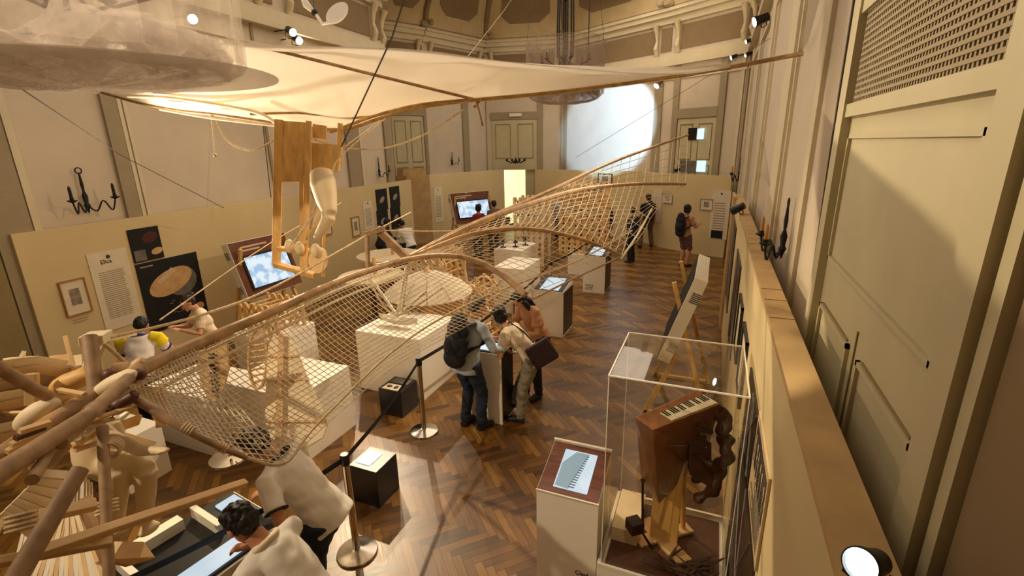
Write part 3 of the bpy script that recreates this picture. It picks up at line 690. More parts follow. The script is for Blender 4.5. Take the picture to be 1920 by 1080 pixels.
def backpack(root, J, label, size=1, m='cloth_black', tag_='bronze_dark'):
    k = J['k']; b0 = J['che']-J['fw']*.125*k; W = lambda p: l2w(root, p)
    t = thing('backpack', label, 'backpack', W(b0-J['up']*.14*k))
    mb = MB(); R = Matrix((J['X'], J['fw'], J['up'])).transposed(); RW = Matrix.Rotation(root.rotation_euler.z, 3, 'Z') @ R
    for z, rx, ry in ((-.15, .092, .055), (-.09, .10, .06), (-.02, .10, .06), (.05, .092, .055), (.10, .07, .045)): mb.ball(W(b0+J['up']*z*k), (rx*k*size, ry*k, .07*k), RW, 14, 9)
    mb.ball(W(b0-J['fw']*.04*k-J['up']*.06*k), (.07*k*size, .035*k, .07*k), RW)
    bake(mb, 'bag', m, t, .012, 3, False)
    for s in (-1, 1):
        a = b0+J['up']*.09*k+J['X']*s*.045*k; mb = MB()
        mb.tube([W(a), W(J['nk']+J['X']*s*.062*k-J['up']*.008*k), W(J['sh']+J['X']*s*.075*k+J['fw']*.066*k), W(J['che']+J['X']*s*.095*k+J['fw']*.05*k-J['up']*.03*k), W(b0-J['up']*.1*k+J['X']*s*.075*k)], [(.022*k, .008*k)]*5, 8, side=Matrix.Rotation(root.rotation_euler.z, 3, 'Z') @ J['X'])
        mb.build('strap', m, t, True)
    mb = MB(); mb.box(W(b0-J['fw']*.078*k-J['up']*.09*k), (.05, .012, .018), R=RW); mb.build('badge', 'poster_red', t)
    return t
# two men in white polo shirts, bottom centre
p1, J1 = person('person', 'man in white polo with black collar, bending left over the stanchion belt, dark trousers', (-2.43, 2.03, 0), 104, 1.68, lean=36, head=(38, 0), skin='skin', top='shirt_white',
    collar='cloth_black', hands=[(-.20, .02, .84), (.12, .36, .93)], feet=[(-.12, -.05, 0), (.12, .12, 0)], bottom='cloth_navy', vox=.011, hem=.03)
p2, J2 = person('person', 'dark-haired man in plain white polo, lowest in the photo, leaning left over the glowing table', (-1.95, 1.47, 0), 97, 1.62, lean=38, head=(25, 0), skin='skin', top='shirt_white', collar='shirt_cream',
    hands=[(-.16, .5, .95), (.2, .5, .95)], feet=[(-.1, -.05, 0), (.1, .1, 0)], bottom='cloth_black', vox=.011, hem=.03)
# three visitors at the small display plinth in the middle
p3, J3 = person('person', 'man in grey shirt and dark jeans with a black backpack, standing at the middle plinth', (-2.47, 4.62, 0), -18, 1.66, lean=14, head=(28, -20), skin='skin', top='shirt_grey', sleeve='long', hair='hair_grey', hairstyle='short',
    hands=[(-.02, .36, 1.02), (.26, .32, .98)], feet=[(-.10, -.04, 0), (.12, .02, 0)], bottom='jeans', vox=.012, hem=.04)
backpack(p3, J3, 'black backpack on the back of the man in the grey shirt', 1.05)
p4, J4 = person('person', 'woman in white t-shirt and pale trousers bending over the middle plinth, back to the aisle', (-1.99, 5.02, 0), 88, 1.62, lean=47, head=(5, 20), skin='skin_light', top='shirt_cream', female=True,
    hands=[(-.1, .36, .98), (.16, .4, .96)], feet=[(-.1, -.03, 0), (.1, .2, 0)], bottom='trousers_grey', vox=.012, hem=.03, hairstyle='bob')
p5, J5 = person('person', 'long-haired woman in peach top bowing her head behind the bending woman', (-2.05, 5.62, 0), 150, 1.62, lean=24, head=(35, 0), skin='skin_light', top='shirt_peach', female=True, hairstyle='long',
    hands=[(-.1, .33, 1.0), (.1, .33, 1.0)], bottom='cloth_black', vox=.013)
# plum shoulder bag of the bending woman
bg = thing('shoulder_bag', 'dark plum shoulder bag hanging at the hip of the bending woman', 'bag', Dp(1018, 690, 5.75))
mb = MB(); c = Dp(1016, 662, 5.55); RB = Matrix.Rotation(math.radians(-35), 3, 'Y') @ Matrix.Rotation(.3, 3, 'Z')
mb.box(c, (.30, .12, .27), R=RB); bake(mb, 'bag', 'bag_plum', bg, .012, 10, False)
q5 = l2w(p4, J4['sh']); mb = MB(); mb.tube([c+V((-.1, 0, .12)), l2w(p4, J4['che']-J4['fw']*.13), q5+V((0, 0, .1)), q5+V((-.05, -.08, -.08))], .012, 6); mb.build('strap', 'bag_plum', bg, True)
# by the left wall
p6, J6 = person('person', 'person in white, yellow and blue football jersey stooping before the posters', (-6.12, 3.2, 0), 40, 1.50, lean=30, head=(32, 0), top='jersey_white', collar='jersey_blue', bottom='cloth_black', hands=[(-.2, .42, .9), (.2, .42, .9)], vox=.014, hair='hair_black')
k = J6['k']
for s in (-1, 1):
    mb = MB(); a = J6['sh']+J6['X']*s*.125*k; mb.tube([J6['sh']+J6['X']*s*.075*k+J6['up']*.008*k, a, a+V((s*.02, .05, -.09))], [(.05*k), .05*k, .05*k], 10); bake(mb, 'yellow_sleeve', 'jersey_yellow', p6, .014, 3)
p7, J7 = person('person', 'woman with tied-back hair in pale wrap over red top, under the large black poster', (-6.3, 4.15, 0), 160, 1.5, lean=12, head=(30, 10), female=True, hairstyle='bun', hair='hair_brown', skin='skin_light', top='shirt_cream', bottom='shirt_red', hands=[(-.1, .3, 1.05), (.1, .3, 1.05)], vox=.014)
# far visitors
p8, J8 = person('person', 'man in white shirt and blue jeans seated leaning left beneath the four black pictures', (-7.75, 11.3, 0), 70, 1.72, lean=28, hipz=.62, head=(28, 0), top='shirt_white', sleeve='long', bottom='jeans', hands=[(-.12, .42, .9), (.12, .42, .9)],
    feet=[(-.12, .34, .12), (.12, .40, .12)], vox=.016)
p9, J9 = person('person', 'person in dark clothes at the left of the seated man', (-8.0, 10.4, 0), -20, 1.55, lean=20, head=(25, 0), top='cloth_black', sleeve='long', bottom='cloth_black', hands=[(-.1, .36, .95), (.1, .36, .95)], vox=.016)
p10, J10 = person('person', 'woman in dark red top in front of the far tilted screen', (-6.45, 13.0, 0), 60, 1.62, head=(5, 0), top='shirt_red', female=True, hairstyle='bob', vox=.018)
p11, J11 = person('person', 'person with short black hair just right of the woman in dark red', (-6.35, 13.9, 0), 50, 1.64, top='trousers_brown', vox=.018)
p12, J12 = person('person', 'visitor with brown hair far away beneath the left edge of the projection', (-4.87, 16.2, 0), 170, 1.66, hair='hair_brown', top='shirt_blue', vox=.02)
p13, J13 = person('person', 'broad man in black seen through the net near the far centre wall', (-2.98, 14.4, 0), 15, 1.74, top='cloth_black', sleeve='long', bottom='cloth_black', hair='hair_grey', vox=.018)
p14, J14 = person('person', 'man in black t-shirt and brown trousers walking near the far partition', (-1.93, 16.1, 0), 25, 1.72, head=(15, 20), top='cloth_black', bottom='trousers_brown', feet=[(-.2, -.05, 0), (.2, .06, 0)], vox=.018)
backpack(p14, J14, 'dark backpack slung behind the man in brown trousers', .8)
p15, J15 = person('person', 'person in long dark clothes standing at the tip of the net wing', (-2.02, 13.8, 0), 60, 1.58, lean=5, top='cloth_navy', sleeve='long', bottom='cloth_black', vox=.018)
p16, J16 = person('person', 'dark curly-haired woman in plum shorts with black backpack, standing alone at right', (-.64, 13.75, 0), -38, 1.68, head=(10, 0), female=True, hairstyle='bob', top='shirt_peach', bottom='shorts_plum', legs='shorts', skin='skin',
    hands=[(-.05, .3, 1.15), (.16, .3, 1.15)], feet=[(-.07, 0, 0), (.08, .05, 0)], vox=.016)
backpack(p16, J16, 'black backpack on the woman in plum shorts', .95)
# ------------------------------------------------------------------ plinths and kiosks
def plinth(x0, x1, y0, y1, z, label, group=None, writing=None, m='plinth_white', top=None, name='plinth'):
    t = thing(name, label, 'plinth', ((x0+x1)/2, (y0+y1)/2, 0), group)
    MB().bb(x0, x1, y0, y1, 0, z).build('body', m, t, bevel=.004)
    if top: MB().bb(x0+.02, x1-.02, y0+.02, y1-.02, z, z+.012).build('top_panel', top, t)
    if writing:
        s_, px, pz, sz = writing; text(s_, (x0+px, y0-.002, pz), (1, 0, 0), (0, 0, 1), sz, 'ink', t, bold=.001)
        mb = MB(); lines(mb, (x0+px, y0-.002, pz-sz*.45), (1, 0, 0), (0, 0, 1), sz*2.2, 2, sz*.5, sz*.18); mb.build('caption', 'ink', t)
    return t
# kiosk with a sloping red-wood screen, bottom right of centre
kx0, kx1, ky0, ky1 = -1.0, -.545, 2.79, 3.24
t = thing('screen_kiosk', 'cream kiosk with reddish wood top and glowing keyboard drawing, beside the vitrine', 'kiosk', ((kx0+kx1)/2, 3, 0))
MB().prism([(kx0, ky0, 0), (kx0, ky1, 0), (kx0, ky1, 1.03), (kx0, ky0, .9)], (kx1-kx0, 0, 0)).build('body', 'plinth_white', t, bevel=.003)
uy = V((0, ky1-ky0, .13)).normalized(); un = V((0, -.13, ky1-ky0)).normalized(); K0 = V((kx0, ky0, .9))
def KP(u, v, w_=0): return K0+V((u, 0, 0))+uy*v+un*w_
def kslab(mb, u0, u1, v0, v1, w0, w1): return mb.prism([KP(u0, v0, w0), KP(u1, v0, w0), KP(u1, v1, w0), KP(u0, v1, w0)], un*(w1-w0))
kslab(MB(), .005, .45, .005, .455, .001, .006).build('wood_top', 'wood_red', t)
sc = kslab(MB(), .11, .36, .055, .40, .006, .010).build('screen', 'screen_white', t)
mb = MB(); mb.prism([KP(.12, .07, .0105), KP(.22, .055+.005, .0105), KP(.30, .39, .0105), KP(.2, .39, .0105), KP(.12, .27, .0105)], un*.001)
mb.build('drawing_fill', 'screen_ink', sc)
mb = MB()
for i in range(14): mb.prism([KP(.215+.0055*i, .075+.022*i, .0118), KP(.26+.0055*i*.6, .075+.022*i, .0118), KP(.26+.0055*i*.6, .085+.022*i, .0118), KP(.215+.0055*i, .085+.022*i, .0118)], un*.001)
mb.build('drawing_keys', 'screen_ink_dark', sc)
mb = MB(); kslab(mb, -.002, .457, .455, .472, -.02, .03); mb.build('back_rim', 'white_board', t); kslab(MB(), -.002, .457, -.004, .006, -.03, .008).build('front_rim', 'white_board', t)
text('Clavi-viola', (kx0+.30, ky0-.002, .25), (1, 0, 0), (0, 0, 1), .05, 'ink', t, bold=.001)
# vitrine: low plinth, acrylic cover, harness with small keyboard instrument
vx0, vx1, vy0, vy1, vz0, vz1 = -.51, .29, 2.78, 3.55, .42, 1.9
t = thing('display_plinth', 'cream low plinth under the clear vitrine, with white rim', 'plinth', (-.1, 3.15, 0))
MB().bb(vx0-.025, vx1+.02, vy0-.02, vy1+.02, 0, vz0-.03).build('body', 'plinth_white', t, bevel=.003)
MB().bb(vx0+.02, vx1-.02, vy0+.02, vy1-.02, vz0-.03, vz0-.02).build('floor_panel', 'wood_dark', t)
mb = MB()
for q in ((vx0-.025, vx0, vy0-.02, vy1+.02), (vx1, vx1+.02, vy0-.02, vy1+.02), (vx0, vx1, vy0-.02, vy0), (vx0, vx1, vy1, vy1+.02)): mb.bb(*q, vz0-.03, vz0+.015)
mb.build('rim', 'white_board', t)
text('Clavi-viola', (vx0+.02, vy0-.022, .30), (1, 0, 0), (0, 0, 1), .055, 'ink', t, bold=.001)
text('portatile', (vx0+.02, vy0-.022, .245), (1, 0, 0), (0, 0, 1), .055, 'ink', t, bold=.001)
t = thing('vitrine_cover', 'tall clear acrylic box over the keyboard instrument', 'display case', (-.11, 3.16, vz0))
for q in ((vx0, vx0+.004, vy0, vy1, vz0, vz1), (vx1-.004, vx1, vy0, vy1, vz0, vz1), (vx0, vx1, vy0, vy0+.004, vz0, vz1), (vx0, vx1, vy1-.004, vy1, vz0, vz1), (vx0, vx1, vy0, vy1, vz1-.004, vz1)):
    MB().bb(*q).build('pane', 'acrylic', t)
mb = MB(); e = .0045
for x in (vx0, vx1):
    mb.bb(x-e, x+e, vy0, vy1, vz1-e, vz1+e)
    for y in (vy0, vy1): mb.bb(x-e*.6, x+e*.6, y-e*.6, y+e*.6, vz0, vz1)
for y in (vy0, vy1): mb.bb(vx0, vx1, y-e, y+e, vz1-e, vz1+e)
mb.build('polished_edge', 'acrylic_edge', t)
# instrument
ins = thing('keyboard_instrument', 'small brown wooden keyboard instrument on stand inside the vitrine', 'musical instrument', (-.1, 3.1, vz0-.02))
IZ = 1.42
a0 = Zp(1190, 783, IZ-.06); a1 = Zp(1228, 808, IZ-.06); b0 = Zp(1300, 735, IZ+.03); b1 = Zp(1352, 745, IZ+.03)
d1 = V((-.33, 3.0, 0))
TL = Dp(1190, 782, 3.05); TR = Dp(1224, 806, 2.98); BL = Dp(1306, 731, 3.25); BR = Dp(1352, 757, 3.18)
W0 = Dp(1203, 905, 3.5); W1 = Dp(1236, 945, 3.43); W2 = Dp(1300, 800, 3.62); W3 = Dp(1325, 850, 3.6)
mb = MB(); n = 0; mb.v += [TL, TR, BR, BL, W0, W1, W3, W2]
for q in ((0, 1, 2, 3), (7, 6, 5, 4), (0, 4, 5, 1), (1, 5, 6, 2), (2, 6, 7, 3), (3, 7, 4, 0)): mb.face(*q)
mb.build('case', 'walnut', ins, bevel=.006)
un2 = (TR-TL).cross(BL-TL).normalized(); un2 = un2 if un2.dot(O-TL) > 0 else -un2
def IP(u, v, w_=0): return (TL.lerp(TR, v)).lerp(BL.lerp(BR, v), u)+un2*w_
def islab(u0, u1, v0, v1, w0, w1, mb=None): mb = mb or MB(); return mb.prism([IP(u0, v0, w0), IP(u1, v0, w0), IP(u1, v1, w0), IP(u0, v1, w0)], un2*(w1-w0))
islab(.28, .97, .34, .92, 0, .006).build('keyboard', 'key_white', ins)
mb = MB()
for i in range(21): islab(.28+.69*i/21, .283+.69*i/21, .34, .92, .006, .0065, mb)
mb.build('key_gap', 'ink', ins)
for i in range(20):
    if i % 7 in (2, 6): continue
    u = .28+.69*(i+1)/21; islab(u-.008, u+.008, .34, .66, .006, .011).build('black_key', 'black_plastic', ins)
mb = MB()
P0 = Dp(1255, 880, 3.5)
bx = -.12; by = 3.22
MB().bb(-.49, -.30, 3.05, 3.50, vz0-.02, vz0+.10).build('side_step', 'wood_pale', ins, bevel=.003)
mb.bar((bx, by, vz0-.015), (bx, by+.02, 1.25), .2, .14, V((0, 1, 0))); mb.bar((bx+.13, by+.12, vz0-.015), (bx+.08, by+.06, 1.2), .03, .03); mb.build('stand', 'wood_board', ins, bevel=.003)
mb = MB(); mb.box((bx, by-.05, vz0-.008), (.46, .12, .02), rz=-.75); mb.box((bx, by, vz0+.0), (.46, .10, .02), rz=.7); mb.build('foot', 'wood_light', ins)
a = Dp(1205, 905, 3.42); b = Dp(1205, 1000, 3.6); c = Dp(1240, 1055, 3.62)
mb = MB(); mb.tube([a+V((0, 0, .02)), a, b, c], [.02, .009, .009, .012], 8); mb.build('crank_rod', 'bronze_dark', ins, True)
mb = MB(); mb.box(Dp(1190, 985, 3.55), (.1, .1, .09), rz=.7); mb.build('pedal_box', 'bronze_dark', ins, bevel=.004)
mb = MB(); mb.tube([Dp(1252, 834, 3.15), Dp(1290, 834, 3.2), Dp(1325, 840, 3.25)], .006, 6); mb.build('crank_handle', 'steel', ins, True)
# leather harness draped behind
hr = thing('leather_harness', 'dark brown leather and cloth harness hanging beside the keyboard in the vitrine', 'harness', Dp(1330, 900, 3.35))
mb = MB()
for pts, r in (([(1330, 745, 3.3), (1355, 790, 3.3), (1365, 850, 3.35), (1340, 900, 3.4), (1310, 935, 3.45)], [.07, .085, .08, .075, .04]), ([(1320, 810, 3.35), (1300, 870, 3.4), (1310, 905, 3.42)], [.05, .08, .05]),
               ([(1345, 760, 3.25), (1370, 830, 3.3), (1350, 880, 3.3), (1312, 860, 3.3)], [.02, .018, .018, .02])):
    P_ = [Dp(*p) for p in pts]; mb.tube(P_, [(x, x*.45) for x in r], 10)
bake(mb, 'harness_body', 'leather', hr, .012, 4, False, wr=(.06, 11, 1))
mb = MB(); mb.solid_grid([[Dp(1292+(i*14), 805+j*28+i*9, 3.32+.01*((i+j) % 2)) for i in range(4)] for j in range(4)], (0, .012, 0)); mb.build('flap', 'leather', hr, True)
mb = MB(); mb.tube([Dp(1325, 760, 3.2), Dp(1300, 800, 3.22), Dp(1335, 810, 3.22)], (.02), 8); mb.build('strap', 'brown_cloth', hr, True)
pl = MB()
for i in range(40): 
    p = V((bx+.05+random.uniform(-.02, .3), by-.28+random.uniform(-.06, .08), vz0+.0)); d = V((random.uniform(-.2, .2), random.uniform(-.1, .1), random.uniform(.02, .09))); pl.tube([p, p+d*.6, p+d], [.012, .01, .002], 5)
setp(pl.build('fur_pelt', 'brown_cloth', smooth=True), 'dark fuzzy pelt lying on the vitrine floor in front of the stand', 'pelt')
# small kiosks along the aisle
def small_kiosk(x0, x1, y0, y1, z, label, cap='Ornitottero', scr='screen_white'):
    t = thing('screen_kiosk', label, 'kiosk', ((x0+x1)/2, (y0+y1)/2, 0), 'aisle kiosks')
    MB().prism([(x0, y0, 0), (x0, y1, 0), (x0, y1, z+.10), (x0, y0, z)], (x1-x0, 0, 0)).build('body', 'plinth_white', t, bevel=.003)
    MB().bb(x1, x1+.006, y0+.03, y1-.02, .04, z-.02).build('back_panel', 'black_box', t)
    u = V((0, y1-y0, .10)).normalized(); n = V((0, -.10, y1-y0)).normalized(); Q = V((x0, y0, z)); L = (y1-y0)*1.02
    def sl(a, b, c_, d, w0, w1): return MB().prism([Q+V((a, 0, 0))+u*c_+n*w0, Q+V((b, 0, 0))+u*c_+n*w0, Q+V((b, 0, 0))+u*d+n*w0, Q+V((a, 0, 0))+u*d+n*w0], n*(w1-w0))
    W_ = x1-x0; sl(.01, W_-.01, .01, L-.01, .001, .012).build('bezel', 'black_box', t); sl(W_*.2, W_*.82, .03, L-.09, .012, .015).build('screen', scr, t)
    text(cap, (x0+.05, y0-.002, .16), (1, 0, 0), (0, 0, 1), .06, 'ink', t, bold=.001)
    mb = MB(); lines(mb, (x0+.05, y0-.003, .13), (1, 0, 0), (0, 0, 1), .2, 2, .035, .012); mb.build('caption', 'ink', t); return t
small_kiosk(-2.81, -2.26, 7.72, 8.35, .84, 'cream kiosk with pale glowing screen, nearer of the two beside the aisle', 'Leone')
small_kiosk(-2.62, -2.12, 10.55, 11.2, .86, 'farther small cream kiosk by the aisle with screen and leaflets', 'Libellula')
t = plinth(-2.6, -2.15, 4.78, 5.15, .93, 'narrow cream plinth with the three visitors round it', None, None, 'plinth_white', 'black_box')
MB().bb(-2.149, -2.143, 4.80, 5.13, .03, .92).build('side_panel', 'black_box', t)
MB().bb(-2.5, -2.25, 4.84, 5.06, .942, .95).build('screen', 'screen_blue', t)
# big white plinths of the exhibits
plinth(-4.42, -3.38, 4.95, 5.9, .88, 'large white plinth with wooden boat model, behind the second stanchion')
plinth(-4.9, -3.86, 3.3, 4.15, .80, 'white plinth behind the plywood paddle, nearest the centre belt')
plinth(-5.85, -4.93, 3.05, 3.75, .72, 'brightly lit white plinth left of the plywood paddle')
plinth(-5.9, -5.14, 2.3, 2.72, .58, 'white plinth at left behind the wooden dummy')
plinth(-3.98, -3.33, 8.6, 9.6, .95, 'grey-shadowed plinth behind the lattice model, near the far kiosk')
plinth(-4.6, -3.9, 10.0, 11.0, 1.0, 'bright white plinth with small bronze models, deep in the hall')
plinth(-3.4, -2.75, 12.0, 12.8, .55, 'low white plinth under the tall far lattice model')
plinth(-5.3, -4.4, 7.4, 8.4, .62, 'low white plinth under the front lattice model')
plinth(-6.4, -5.6, 4.6, 5.4, .7, 'white plinth under the small lattice frame, below the left wall screen')
# model plate on bright plinth
for i, (x, y) in enumerate(((-4.45, 10.2), (-4.2, 10.35), (-4.05, 10.6))):
    t = thing('bronze_model', 'small dark bronze model, %s on the bright far plinth' % ('leftmost', 'middle one', 'rightmost')[i], 'model', (x, y, 1.0), 'bronze models')
    mb = MB(); mb.lathe((x, y, 1.0), [(.07, 0), (.07, .02), (.012, .03), (.012, .1)], 14); mb.build('base', 'bronze_dark', t, True)
    mb = MB(); mb.lathe((x, y, 1.1), [(.05, 0), (.06, .02), (.02, .05), (.015, .12)], 14); mb.build('top', 'bronze_dark', t, True)
# black boxes on the floor
def black_box(x0, x1, y0, y1, z, label, slope):
    t = thing('floor_box', label, 'box', ((x0+x1)/2, (y0+y1)/2, 0), 'black floor boxes')
    MB().prism([(x0, y0, 0), (x0, y1, 0), (x0, y1, z+slope), (x0, y0+.1, z+slope), (x0, y0, z-.02)] if slope else [(x0, y0, 0), (x0, y1, 0), (x0, y1, z), (x0, y0, z)], (x1-x0, 0, 0)).build('body', 'black_box', t, bevel=.004)
    return t
c1 = Zp(680, 940, 0)
t = black_box(c1.x-.10, c1.x+.22, c1.y-.02, c1.y+.30, .40, 'black floor box with glowing white screen, right of the near stanchion', 0)
MB().bb(c1.x-.06, c1.x+.10, c1.y+.04, c1.y+.24, .40, .406).build('screen', 'screen_white', t)
c2 = Zp(745, 780, 0)
t = black_box(c2.x-.24, c2.x+.10, c2.y-.02, c2.y+.34, .36, 'black floor box with paper sheet on top, left of the second stanchion', 0)
MB().bb(c2.x-.20, c2.x+.04, c2.y+.0, c2.y+.14, .36, .364).build('paper_sheet', 'paper', t)
mb = MB(); mb.ball((c2.x-.13, c2.y+.07, .366), (.04, .03, .004)); mb.ball((c2.x-.03, c2.y+.07, .366), (.03, .04, .004)); mb.build('printed_figure', 'ink', t)
MB().bb(c2.x-.20, c2.x+.06, c2.y+.18, c2.y+.31, .36, .364).build('dark_plate', 'poster_grey', t)
# ------------------------------------------------------------------ stanchions and belts
def stanchion(x, y, label):
    t = thing('stanchion', label, 'stanchion', (x, y, 0), 'belt stanchions')
    mb = MB(); mb.lathe((x, y, 0), [(.165, 0), (.17, .008), (.165, .02), (.12, .03), (.05, .042), (.03, .05)], 32); mb.build('base', 'steel', t, True)
    mb = MB(); mb.lathe((x, y, .045), [(.03, 0), (.03, .83)], 20); mb.build('post', 'steel', t, True)
    mb = MB(); mb.lathe((x, y, .875), [(.034, 0), (.036, .01), (.036, .08), (.03, .095)], 20); mb.build('belt_head', 'black_plastic', t, True); return t
S = [(-2.53, 2.55), (-2.98, 4.32), None, None]
s3 = Zp(972, 602, 0); s4 = Zp(1033, 530, 0)
q3 = Zp(962, 556, .93); S[2] = (q3.x, q3.y); q4 = Zp(1033, 492, .93); S[3] = (q4.x, q4.y); q5_ = Zp(1100, 455, .93); q0 = Zp(330, 1020, .93)
q0 = Zp(190, 1110, .93); S.append((q5_.x, q5_.y)); S.append((q0.x, q0.y))
for i, l in enumerate(('nearest chrome stanchion, beside the bending man in white polo', 'second chrome stanchion, between the black box and the backpack man', 'chrome stanchion hidden among the three visitors', 'fourth stanchion, far along the belt by the kiosks', 'farthest stanchion at the end of the belt')): stanchion(*S[i], l)
for n_, (i, j) in enumerate(((5, 0), (0, 1), (1, 2), (2, 3), (3, 4))):
    a = V(S[i]+(.925,)); b = V(S[j]+(.925,)); mb = MB(); P_ = [a.lerp(b, k/12)-V((0, 0, .05*math.sin(math.pi*k/12))) for k in range(13)]
    mb.tube(P_, [(.002, .024)]*13, 4, side=(b-a).cross(V((0, 0, 1))).normalized())
    setp(mb.build('barrier_belt', 'belt'), ('black belt running from the near stanchion to the bottom left', 'black belt between the two nearest stanchions', 'black belt passing behind the backpack man', 'black belt from the three visitors toward the far kiosk', 'farthest stretch of black belt')[n_], 'belt', 'black barrier belts')
# ------------------------------------------------------------------ tilted information kiosks
def tilted(pos, rz, label, W_=1.15, z0=.8, z1=1.85, lean=.35, scr=True):
    """box panel leaning back; local x = along its width, local -y = viewer side"""
    R = Matrix.Rotation(rz, 3, 'Z'); P0 = V(pos)
    def L(x, y, z): return P0 + R @ V((x, y, z))
    t = thing('tilted_panel', label, 'information panel', pos, 'tilted information panels')
    up = V((0, lean, z1-z0)).normalized(); nn = V((0, -(z1-z0), lean)).normalized(); Hh = math.hypot(lean, z1-z0)
    def S_(x0, x1, v0, v1, w0, w1, mb=None):
        mb = mb or MB(); q = [V((x, 0, z0))+up*v+nn*w for x, v, w in ((x0, v0, w0), (x1, v0, w0), (x1, v1, w0), (x0, v1, w0))]; return mb.prism([P0+R @ a for a in q], R @ (nn*(w1-w0)))
    S_(0, W_, 0, Hh, -.15, 0).build('body', 'white_board', t, bevel=.004)
    S_(.01, W_-.01, .01, Hh-.01, 0, .006).build('front_board', 'wood_red' if scr else 'poster_black', t)
    if scr:
        b = S_(.14, W_-.10, .14, Hh-.26, .006, .03).build('monitor', 'black_plastic', t); S_(.18, W_-.14, .18, Hh-.30, .03, .032).build('display', 'screen_blue', b)
        mb = MB()
        for i in range(2): q = P0+R @ (V((.2, 0, z0))+up*(Hh-.1-.06*i)+nn*.0075); lines(mb, q, R @ V((1, 0, 0)), R @ up, .6-.2*i, 1, .04, .03)
        mb.build('title', 'poster_cream', t)
    for xs in (.1, W_-.1):
        mb = MB(); mb.bar(L(xs, .12, z1-.1), L(xs, .62, 0), .05, .05); mb.bar(L(xs, .22, z0+.05), L(xs, -.12, 0), .05, .05); mb.bar(L(xs, -.12, .02), L(xs, .6, .02), .05, .04); mb.build('easel_leg', 'wood_board', t)
    for ex, sg in ((0, -1), (W_, 1)):
        for vv in (Hh*.72, Hh*.12):
            mb = MB()
            q = P0+R @ (V((ex, 0, z0))+up*(vv+.14)-nn*.05)+R @ V((sg*.002, 0, 0))
            for r in range(6): a = q-(R @ up)*(.022*r); mb.prism([a, a-(R @ nn)*.1, a-(R @ nn)*.1-(R @ up)*.011, a-(R @ up)*.011], R @ V((sg*.001, 0, 0)))
            mb.build('side_text', 'ink', t)
    return t
tilted((-7.0, 6.75, 0), math.radians(90), 'tilted panel with glowing blue monitor on wooden easel, at the left wall', 1.2, .83, 1.79, .3) if False else None
tilted((-7.15, 5.55, 0), math.radians(90), 'tilted panel with glowing blue monitor on wooden easel, at the left wall', 1.2, .83, 1.80, .3)
tilted((-7.5, 13.5, 0), math.radians(60), 'far tilted panel with glowing screen, left of the lit doorway', 1.5, .9, 1.85, .3)
tilted((-.46, 6.9, 0), math.radians(-90), 'narrow tilted panel seen edge-on near the right partition, behind the vitrine', 1.3, .8, 1.84, .34, False)
# ------------------------------------------------------------------ posters, texts and frames
LA = V((PA[0], PA[1], 0)); LB = V((PB[0], PB[1], 0)); LD = (LB-LA).normalized(); LN = V((LD.y, -LD.x, 0)); LN = LN if (V((0, 0, 0))-LA).dot(LN) > 0 else -LN
def onwall(pxs, a=PA, b=PB, off=.012):             # rectangle on a wall from its top-left / bottom-right pixels -> origin, ux, width, z range
    p = Pp(*pxs[0], a, b); q = Pp(*pxs[1], a, b); return p, q
class Wall:
    def __init__(s, a, b):
        s.a = a; s.b = b; s.A = V((a[0], a[1], 0)); s.d = (V((b[0], b[1], 0))-s.A).normalized(); n = V((s.d.y, -s.d.x, 0)); s.n = n if (V((0, 0, 0))-s.A).dot(n) > 0 else -n
    def uv(s, px, py): p = Pp(px, py, s.a, s.b); return (p-s.A).dot(s.d), p.z
    def P(s, u, z, w_=0): return s.A+s.d*u+V((0, 0, z))+s.n*w_
    def slab(s, u0, u1, z0, z1, w0, w1, mb=None): mb = mb or MB(); return mb.prism([s.P(u0, z0, w0), s.P(u1, z0, w0), s.P(u1, z1, w0), s.P(u0, z1, w0)], s.n*(w1-w0))
    def poly(s, pts, w0, w1, mb=None): mb = mb or MB(); return mb.prism([s.P(u, z, w0) for u, z in pts], s.n*(w1-w0))
def ell(cu, cz, ru, rz_, ang=0, n=28, a0=0, a1=2*math.pi):
    return [(cu+ru*math.cos(a)*math.cos(ang)-rz_*math.sin(a)*math.sin(ang), cz+ru*math.cos(a)*math.sin(ang)+rz_*math.sin(a)*math.cos(ang)) for a in [a0+(a1-a0)*i/n for i in range(n)]]
WL = Wall(PA, PB)
def rect(W_, tl, br):
    u0, z1 = W_.uv(*tl); u1, z0 = W_.uv(*br); return u0, u1, z0, z1
u0, u1, z0, z1 = rect(WL, (252, 497), (390, 588))
t = thing('poster', 'large black poster with tilted pale hat-shaped machine, left wall', 'poster', WL.P((u0+u1)/2, z0)); w_ = u1-u0; h_ = z1-z0
WL.slab(u0, u1, z0, z1, .005, .02).build('panel', 'poster_black', t)
mb = MB(); WL.poly(ell(u0+w_*.66, z0+h_*.62, w_*.26, h_*.20, .35), .0205, .022, mb); mb.build('lower_disc', 'poster_grey', t)
mb = MB(); WL.poly(ell(u0+w_*.48, z0+h_*.66, w_*.38, h_*.17, .30), .0225, .024, mb); mb.build('brim', 'poster_shape', t)
mb = MB(); WL.poly([(u0+w_*.25, z0+h_*.70), (u0+w_*.52, z0+h_*.86), (u0+w_*.60, z0+h_*.80), (u0+w_*.30, z0+h_*.66)], .0245, .026, mb); mb.build('crown', 'poster_cream', t)
mb = MB()
for i in range(16): a = random.random()*6.28; p = (u0+w_*(.5+.15*math.cos(a)), z0+h_*(.28+.1*math.sin(a))); WL.slab(p[0], p[0]+.05, p[1], p[1]+.008, .0205, .022, mb)
WL.slab(u0+.05, u0+w_*.25, z1-.07, z1-.05, .0205, .022, mb); WL.slab(u0+.05, u0+w_*.5, z0+.06, z0+.075, .0205, .022, mb); mb.build('caption', 'poster_line', t)
